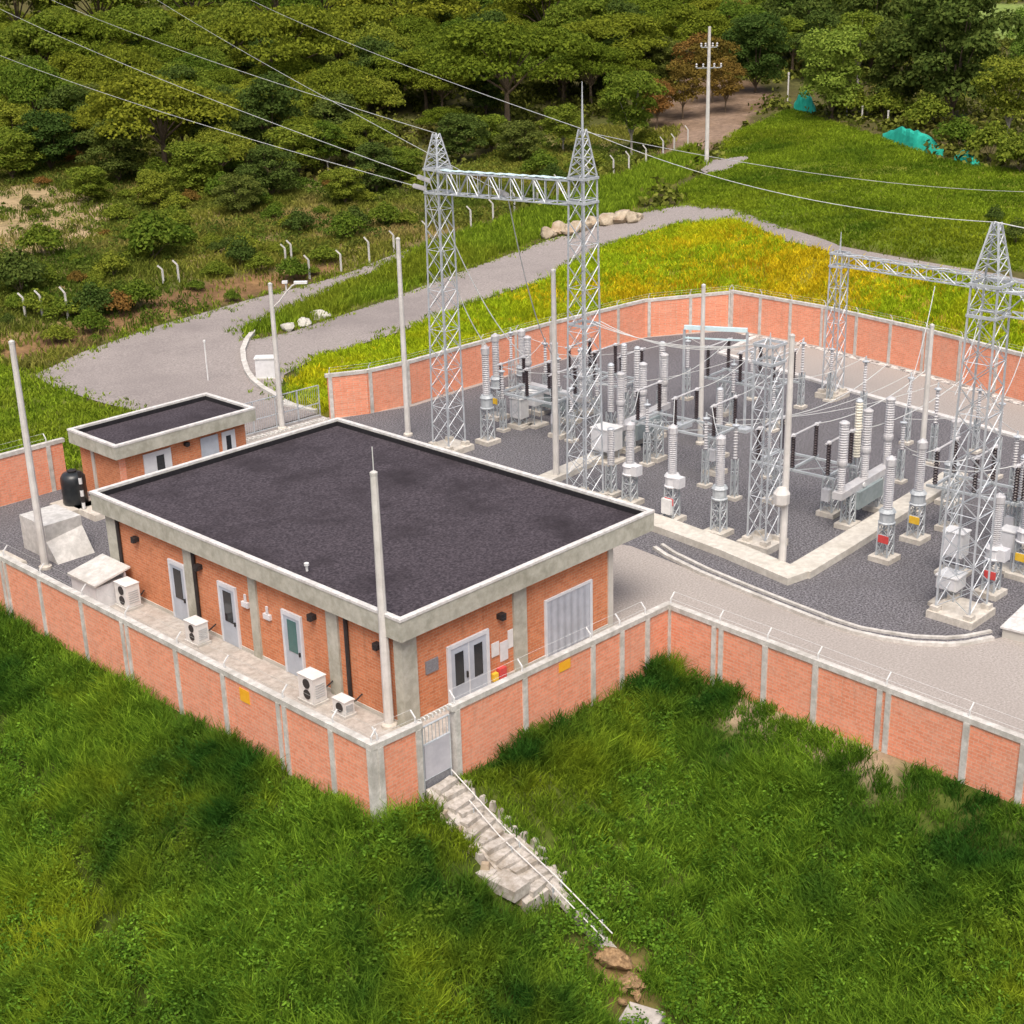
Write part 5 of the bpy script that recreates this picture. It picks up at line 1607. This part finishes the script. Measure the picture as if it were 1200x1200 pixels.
k_ &= ~(inpoly(sp_[:, 0], sp_[:, 1], CUT) & (RNG.random(len(sp_)) < .8)) & ~(inpoly(sp_[:, 0], sp_[:, 1], CLEAR) & (RNG.random(len(sp_)) < .72))
sp_ = sp_[k_ & (vnoise(sp_[:, 0], sp_[:, 1], 6) > .25)]
blades('scrub_grass', tufted(sp_, 8, .4, 17), np.repeat(.28 + .5 * vnoise(sp_[:, 0], sp_[:, 1], 4), 8), .11, FM['scrub'], 18, .8, None, 8)


re_ = []
rg = np.random.default_rng(44)
for i in range(len(ROAD)):
    a, b = np.array(ROAD[i]), np.array(ROAD[(i + 1) % len(ROAD)])
    if max(a[1], b[1]) < 38.5: continue
    L = np.linalg.norm(b - a); k = rg.random((int(L * 7), 1))
    nn = np.array([-(b - a)[1], (b - a)[0]]) / (L + 1e-9)
    P = a + (b - a) * k
    re_.append(P + nn * (rg.normal(scale=.45, size=k.shape) * (.4 + 1.6 * vnoise(P[:, 0], P[:, 1], 3)[:, None])))
re_ = np.concatenate(re_)
blades('roadside_grass', tufted(re_, 7, .16, 45), np.repeat(.14 + .3 * vnoise(re_[:, 0], re_[:, 1], 2), 7), .07, FM['verge_grass'], 46, .9, None, 7)
wd = scatter([(-32, -36), (12, -36), (12, 34), (-32, 34)], 9, 51)
wdd = front_d(wd[:, 0], wd[:, 1])
wd = wd[(wdd > .7) & ~((wd[:, 1] < -7) & (wd[:, 0] > 4) & (wdd < 2.6)) & ~((np.abs(wd[:, 0] + 1.5) < 1.3) & (wd[:, 1] > -8.6)) & (vnoise(wd[:, 0] + 3, wd[:, 1] + 8, 2.6) > .38)]
wd = wd[np.hypot(wd[:, 0] + 2, wd[:, 1] + 11.8) > 1.3]
wr = np.random.default_rng(52)
wh = wr.uniform(.25, .75, len(wd)) * (.5 + .8 * vnoise(wd[:, 0], wd[:, 1], 2.0))
KW = 34
Cw = np.repeat(np.column_stack([wd, tz(wd[:, 0], wd[:, 1]) + .1]), KW, 0)
dw = wr.normal(size=Cw.shape); dw /= np.linalg.norm(dw, axis=1)[:, None]; dw[:, 2] = np.abs(dw[:, 2]) * 1.3
Cw = Cw + dw * np.repeat(wh, KW)[:, None] * wr.uniform(.35, 1.0, (len(Cw), 1)) * np.array([.55, .55, 1])
wo_ = quad_mesh('weeds', leaf_quads(Cw, dw + np.array([0, 0, .5]), .055, wr), FM['fg_weed'], np.clip(.6 * np.repeat(wr.random(len(wd)), KW) + .4 * wr.random(len(Cw)), 0, 1))
COL.objects.link(wo_); tag(wo_, None, None, None, 'stuff')


# ------------------------------------------------------------------ trees
def crown_lobes(kind, W, H, z0, r_):
    L = []
    if kind == 'umbrella':
        n = 20
        for i in range(n):
            k = math.sqrt((i + .5) / n); t_ = i * 2.4 + r_.uniform(-.4, .4)
            R = W / 2 * k * .82
            z = z0 + H * (.78 - .50 * k * k) + r_.uniform(-.16, .14) * H
            L.append((np.array([R * math.cos(t_), R * math.sin(t_), z]), np.array([W * .16, W * .16, H * .19]) * r_.uniform(.7, 1.3)))
    elif kind == 'round':
        n = 17
        for i in range(n):
            t_ = i * 2.4; u = (i + .5) / n
            zz = z0 + H * (.12 + .76 * u); R = W / 2 * .72 * math.sin(math.pi * (.12 + .80 * u)) ** .7 * r_.uniform(.45, 1.05)
            L.append((np.array([R * math.cos(t_), R * math.sin(t_), zz]), np.array([W * .19, W * .19, H * .15]) * r_.uniform(.75, 1.25)))
    else:  # bush
        for i in range(9):
            t_ = i * 2.4; k = math.sqrt(i / 9)
            L.append((np.array([W * .34 * k * math.cos(t_), W * .34 * k * math.sin(t_), z0 + H * (.62 - .4 * k) + r_.uniform(-.05, .1) * H]), np.array([W * .2, W * .2, H * .3]) * r_.uniform(.75, 1.25)))
    return L


def make_tree(kind, W, H, trunk, leafmat, barkmat, nleaf, lsize, seed, name, cat):
    """prototype standing at the origin; crown W wide, H tall, on a bare trunk of the given height"""
    r_ = np.random.default_rng(seed)
    root = thing(name, '', cat)
    L = crown_lobes(kind, W, H, trunk, r_)
    Cs, Ns = [], []
    vol = np.array([l[1][0] * l[1][1] for l in L]); vol /= vol.sum()
    for (c, s), f in zip(L, vol):
        n = int(nleaf * f)
        d = r_.normal(size=(n, 3)); d /= np.linalg.norm(d, axis=1)[:, None]
        d[:, 2] = np.where(d[:, 2] < -.25, -d[:, 2] * .6, d[:, 2])
        rad = r_.uniform(.55, 1.08, n) ** .6
        Cs.append(c + d * s * rad[:, None]); Ns.append(d * (1 / s) * s.min() + np.array([0, 0, .35]))
    C = np.concatenate(Cs); Nn = np.concatenate(Ns); Nn /= np.linalg.norm(Nn, axis=1)[:, None]
    V = leaf_quads(C, Nn, lsize, r_)
    o = quad_mesh('crown', V, leafmat, r_.random(len(V))); COL.objects.link(o); o.parent = root
    b = MB()
    tr = W * (.015 if kind != 'bush' else .012)
    zt = trunk + H * (.35 if kind != 'bush' else .3)
    b.tube([(0, 0, -.6), (.05 * tr, 0, trunk * .5), (tr * .6, -tr * .4, trunk), (0, 0, zt)], [tr * 1.5, tr * 1.1, tr * .9, tr * .45], 7)
    for c, s in L[::2]:
        st = np.array([0, 0, trunk * r_.uniform(.75, 1.0)])
        b.tube([st, st + (c - st) * .5 + (0, 0, H * .06), c], [tr * .55, tr * .35, tr * .12], 5)
    b.build('trunk', barkmat, root)
    return root


PROT = {}


def proto(key, *a):
    PROT[key] = [make_tree(*a[:8], s, *a[8:]) for s in (31 + len(PROT) * 7, 77 + len(PROT) * 5)]


proto('olive', 'umbrella', 13, 5.5, 3.2, FM['olive'], M['bark'], 13000, .165, 'spreading_tree', 'tree')
proto('green', 'umbrella', 12, 6.5, 2.6, FM['green'], M['bark'], 12500, .165, 'spreading_tree', 'tree')
proto('dark', 'round', 9, 8, .7, FM['dark'], M['bark'], 9500, .17, 'dense_tree', 'tree')
proto('mid', 'round', 8, 7, 2.2, FM['green'], M['pale_bark'], 7500, .16, 'leafy_tree', 'tree')
proto('low', 'round', 8, 6.5, .5, FM['green'], M['bark'], 8000, .165, 'leafy_tree', 'tree')
proto('bright', 'round', 9, 8.5, .6, FM['bright'], M['bark'], 9500, .16, 'leafy_tree', 'tree')
proto('rusty', 'round', 6, 5, 1.5, FM['rusty'], M['bark'], 4200, .14, 'leafy_tree', 'tree')
proto('bush', 'bush', 3.2, 2.2, .1, FM['green'], M['bark'], 1900, .105, 'bush', 'bush')
proto('darkbush', 'bush', 3.6, 2.6, .1, FM['dark'], M['bark'], 2100, .105, 'bush', 'bush')
proto('brownbush', 'bush', 3.0, 1.7, .1, FM['rusty'], M['bark'], 1500, .10, 'bush', 'bush')
USED = {}
BASEW = dict(olive=13, green=12, dark=9, mid=8, bright=9, low=8, rusty=6, bush=3.2, darkbush=3.6, brownbush=3.0)
rt = random.Random(9)


def plant(key, px, py, wpx, label, group=None, vs=1.0, loc=None, sc=1.0):
    p = hit(px, py) if loc is None else np.array(loc)
    dist = float((p - CAM) @ AF)
    W = wpx * dist / FPX if wpx else BASEW[key]
    if key in ('olive', 'green') and wpx: W *= .98
    s = W / BASEW[key] * sc
    k = rt.randrange(2)
    pr = PROT[key][k]
    args = (tuple(p), rt.uniform(0, 6.28), label, group, (s, s, s * vs))
    if (key, k) not in USED:
        USED[(key, k)] = 1
        pr.location, pr.rotation_euler, pr.scale = args[0], (0, 0, args[1]), args[4]
        pr['label'] = label
        if group: pr['group'] = group
        return pr
    return copy_thing(pr, *args)


OG = 'spreading olive trees of the forest'
OLV = 'olive green tree with a wide layered crown in the forest behind the road'
GRN = 'green spreading tree in the forest behind the road'
for (px, py, w, k) in [(195, 205, 185, 'olive'), (60, 120, 150, 'green'), (115, 115, 150, 'olive'), (330, 135, 170, 'olive'), (310, 180, 120, 'green'), (595, 150, 195, 'olive'),
                       (710, 105, 150, 'olive'), (640, 70, 160, 'olive'), (480, 75, 170, 'olive'), (400, 105, 150, 'olive'), (330, 65, 150, 'green'), (230, 60, 150, 'olive'),
                       (120, 55, 150, 'green'), (25, 60, 140, 'green'), (560, 55, 150, 'green'), (760, 70, 140, 'olive'), (420, 165, 120, 'green'), (500, 132, 130, 'olive'), (270, 105, 130, 'green'),
                       (0, 110, 130, 'olive'), (170, 95, 130, 'green'), (660, 120, 110, 'green'), (20, 190, 90, 'green'), (80, 190, 90, 'olive'), (260, 215, 90, 'green'), (430, 195, 80, 'green'),
                       (520, 165, 70, 'olive'), (690, 80, 120, 'green'), (380, 50, 140, 'olive'), (620, 40, 140, 'olive'), (720, 40, 140, 'green'), (800, 50, 120, 'olive')]:
    plant(k, px, py, w, OLV if k == 'olive' else GRN, OG if k == 'olive' else 'green spreading trees of the forest', rt.uniform(.85, 1.15))
for (px, py, w, k) in ((140, 216, 95, 'dark'), (232, 226, 85, 'green2'), (320, 232, 80, 'dark'), (405, 240, 62, 'green2'), (442, 226, 75, 'dark'), (182, 244, 62, 'green2'), (60, 202, 90, 'dark'), (15, 212, 85, 'green2'),
                       (282, 252, 62, 'dark'), (108, 238, 62, 'green2'), (352, 207, 85, 'green2'), (472, 216, 62, 'green2'), (541, 190, 72, 'dark'), (576, 178, 62, 'green2'), (265, 200, 90, 'dark'), (90, 180, 100, 'dark'), (395, 180, 90, 'dark')):
    plant('dark' if k == 'dark' else 'low', px, py, w, 'low dark tree along the lower edge of the forest above the scrub slope' if k == 'dark' else 'low green tree along the lower edge of the forest above the scrub slope',
          'low dark trees at the forest edge' if k == 'dark' else 'low green trees at the forest edge', .8)
plant('mid', 740, 182, 85, 'rounded mid green tree with a thin pale trunk right of the tallest tower')
plant('mid', 385, 205, 55, 'small tree with pale twin trunk left of the first tall tower')
plant('mid', 660, 178, 60, 'low green tree between the tall tower tops', None, .8)
plant('dark', 610, 190, 70, 'dark low tree just above the high beam', None, .7)
plant('bright', 975, 138, 100, 'bright green rounded tree at the head of the field')
plant('dark', 885, 108, 90, 'dark rounded tree where the bare path ends')
plant('rusty', 835, 120, 70, 'rust coloured tree right of the utility pole')
plant('rusty', 800, 140, 60, 'rusty brown shrub tree left of the utility pole')
for (px, py, w, l) in ((770, 150, 50, 'rusty shrub at the left foot of the utility pole slope'), (850, 132, 55, 'rusty shrub beside the bare earth path'), (815, 108, 60, 'brown bush tree behind the utility pole')):
    plant('rusty', px, py, w, l)
plant('rusty', 865, 70, 60, 'reddish brown crown between the dark trees above the path')
plant('dark', 1115, 140, 160, 'large dark round tree on the right above the teal netting')
plant('dark', 1050, 135, 110, 'dark tree between the bright tree and the large dark tree')
plant('mid', 1180, 170, 90, 'green tree with a pale trunk at the right edge')
plant('dark', 1020, 85, 110, 'dark tree behind the bright green tree')
plant('dark', 940, 70, 110, 'dark tree behind and left of the bright green tree')
plant('mid', 1000, 60, 110, 'tall green tree at the top behind the dark trees')
plant('rusty', 1040, 50, 70, 'brownish bare tree crown at the top of the right wood')
for (px, py, w, l) in ((1122, 176, 60, 'first hedge bush right of the long teal netting'), (1160, 188, 70, 'second hedge bush along the field top'), (1195, 202, 70, 'hedge bush at the right picture edge'),
                       (1085, 150, 60, 'bush just behind the long teal netting'), (1000, 138, 55, 'low bush between the two teal nettings'), (1035, 140, 55, 'low bush at the left end of the long netting')):
    plant('bush', px, py, w, l)
# the rest of the wood behind, row on row
rows = 0
r9 = np.random.default_rng(21)
nfill = 0
cands = []
for dist in np.concatenate([np.arange(152, 205, 8), np.arange(205, 325, 11), np.array([338., 360., 385., 410., 435.])]):
    for ang in np.arange(-24, 24.5, (2.25 * 205 / dist + .2) * (1.0 if dist < 300 else 1.1)):
        a = YAW + math.radians(ang + r9.uniform(-1, 1)); dd = dist + r9.uniform(-6, 6)
        x, y = CAM[0] + dd * math.cos(a), CAM[1] + dd * math.sin(a)
        cands.append((x, y, dist, ang))
C = np.array(cands)
inF = inpoly(C[:, 0], C[:, 1], FARFIELD) | inpoly(C[:, 0], C[:, 1], SCRUB) | inpoly(C[:, 0], C[:, 1], VERGE) | inpoly(C[:, 0], C[:, 1], ROAD) | inpoly(C[:, 0], C[:, 1], FIELD) | inpoly(C[:, 0], C[:, 1], BROWN)
zc = tz(C[:, 0], C[:, 1])
for (x, y, dist, ang), skip, z in zip(cands, inF, zc):
    u, v, d = project((x, y, z + 5))
    if skip or u < -90 or u > 1290 or v < -70 or v > 150: continue
    if u > 780 and v > 95: continue
    if dist < 205 and (v > 175 or u > 780 or (410 < u < 730 and v > 95)): continue
    if u > 1090 and dist > 225: continue
    if dist > 330 and v > 45: continue
    if u > 860: k = r9.choice(['dark', 'mid', 'dark', 'bright', 'green'])
    else: k = r9.choice(['olive', 'olive', 'green', 'olive', 'dark'])
    lab = {'olive': OLV, 'green': GRN, 'dark': 'dark tree in the thick of the distant wood', 'mid': 'mid green tree in the distant wood', 'bright': 'light green tree in the distant wood'}[k]
    grp = {'olive': OG, 'green': 'green spreading trees of the forest', 'dark': 'dark trees of the distant wood', 'mid': 'mid green trees of the distant wood', 'bright': 'light green trees of the distant wood'}[k]
    plant(k, 0, 0, None, lab, grp, rt.uniform(.85, 1.25), (x, y, z), rt.uniform(.68, 1.05)); nfill += 1
ug = np.random.default_rng(5)
n = 9000
rd = np.sqrt(ug.uniform(135 ** 2, 330 ** 2, n)); an = YAW + np.radians(ug.uniform(-22, 22, n))
U = np.stack([CAM[0] + rd * np.cos(an), CAM[1] + rd * np.sin(an)], -1)
k_ = np.ones(n, bool)
for poly in (SCRUB, FIELD, VERGE, ROAD, FARFIELD, BROWN, EMB): k_ &= ~inpoly(U[:, 0], U[:, 1], poly)
U = U[k_ & (vnoise(U[:, 0], U[:, 1], 11) > .28)]
uh = ug.uniform(.5, 1.9, len(U))
Cq = np.repeat(np.column_stack([U, tz(U[:, 0], U[:, 1])]), 26, 0)
dq = ug.normal(size=Cq.shape); dq /= np.linalg.norm(dq, axis=1)[:, None]; dq[:, 2] = np.abs(dq[:, 2])
Cq = Cq + dq * (np.repeat(uh, 26) * ug.uniform(.5, 1.1, len(Cq)))[:, None]
uo = quad_mesh('undergrowth', leaf_quads(Cq, dq, .3, ug), FM['under'], ug.random(len(Cq)))
COL.objects.link(uo); tag(uo, None, None, None, 'stuff')
U = scatter(SCRUB, 1.1, 61)
k_ = ~inpoly(U[:, 0], U[:, 1], ROAD) & ~inpoly(U[:, 0], U[:, 1], VERGE) & (vnoise(U[:, 0] + 5, U[:, 1], 7) > .36) & ~(inpoly(U[:, 0], U[:, 1], CLEAR) & (RNG.random(len(U)) < .8))
U = U[k_]
uh = ug.uniform(.25, .95, len(U)) * (.5 + vnoise(U[:, 0], U[:, 1], 4))
Cq = np.repeat(np.column_stack([U, tz(U[:, 0], U[:, 1])]), 40, 0)
dq = ug.normal(size=Cq.shape); dq /= np.linalg.norm(dq, axis=1)[:, None]; dq[:, 2] = np.abs(dq[:, 2])
Cq = Cq + dq * (np.repeat(uh, 40) * ug.uniform(.45, 1.1, len(Cq)))[:, None]
uo = quad_mesh('low_scrub', leaf_quads(Cq, dq, .13, ug), FM['lowscrub'], np.clip(.6 * np.repeat(ug.random(len(U)), 40) + .4 * ug.random(len(Cq)), 0, 1))
COL.objects.link(uo); tag(uo, None, None, None, 'stuff')
# scrub bushes on the slope and along the road
sb = 0
for i in range(1600):
    px, py = r9.uniform(-20, 800), r9.uniform(165, 420)
    p = hit(px, py)
    if not inpoly(np.array([p[0]]), np.array([p[1]]), SCRUB)[0] or inpoly(np.array([p[0]]), np.array([p[1]]), ROAD)[0] or inpoly(np.array([p[0]]), np.array([p[1]]), VERGE)[0]: continue
    if px < 120 and 225 < py < 300 and r9.random() < .75: continue
    k = r9.choice(['bush', 'darkbush', 'bush', 'bush', 'bush', 'bush', 'bush', 'brownbush', 'bush'])
    plant(k, px, py, r9.uniform(18, 52), {'bush': 'green scrub bush on the slope between the forest and the road', 'darkbush': 'dark scrub bush on the slope between the forest and the road', 'brownbush': 'brown scrub bush on the slope between the forest and the road'}[k],
          {'bush': 'green scrub bushes', 'darkbush': 'dark scrub bushes', 'brownbush': 'brown scrub bushes'}[k], r9.uniform(.7, 1.1)); sb += 1
    if sb >= 85: break
for (px, py, w, k, l) in ((25, 345, 80, 'darkbush', 'big dark bush at the left edge above the fence posts'), (110, 372, 60, 'darkbush', 'dark bush right of the tallest left fence post'), (140, 368, 50, 'brownbush', 'brown bush between two dark bushes at the road edge'),
                          (165, 362, 55, 'bush', 'round green bush at the bend of the road edge'), (283, 312, 48, 'darkbush', 'lone dark round bush on the slope above the junction'), (180, 305, 90, 'bush', 'wide light green bush in the middle of the scrub slope'),
                          (50, 300, 60, 'bush', 'green bush behind the left fence posts'), (1190, 285, 40, 'darkbush', 'dark shrub in the field right of the big tower peak'), (1165, 262, 30, 'darkbush', 'small dark shrub behind the big tower peak')):
    plant(k, px, py, w, l)
for key, ps in PROT.items():
    for k, pr in enumerate(ps):
        if (key, k) not in USED:
            for ch in list(pr.children): bpy.data.objects.remove(ch)
            bpy.data.objects.remove(pr)
print('fill trees', nfill, 'bushes', sb, 'objects', len(bpy.data.objects))
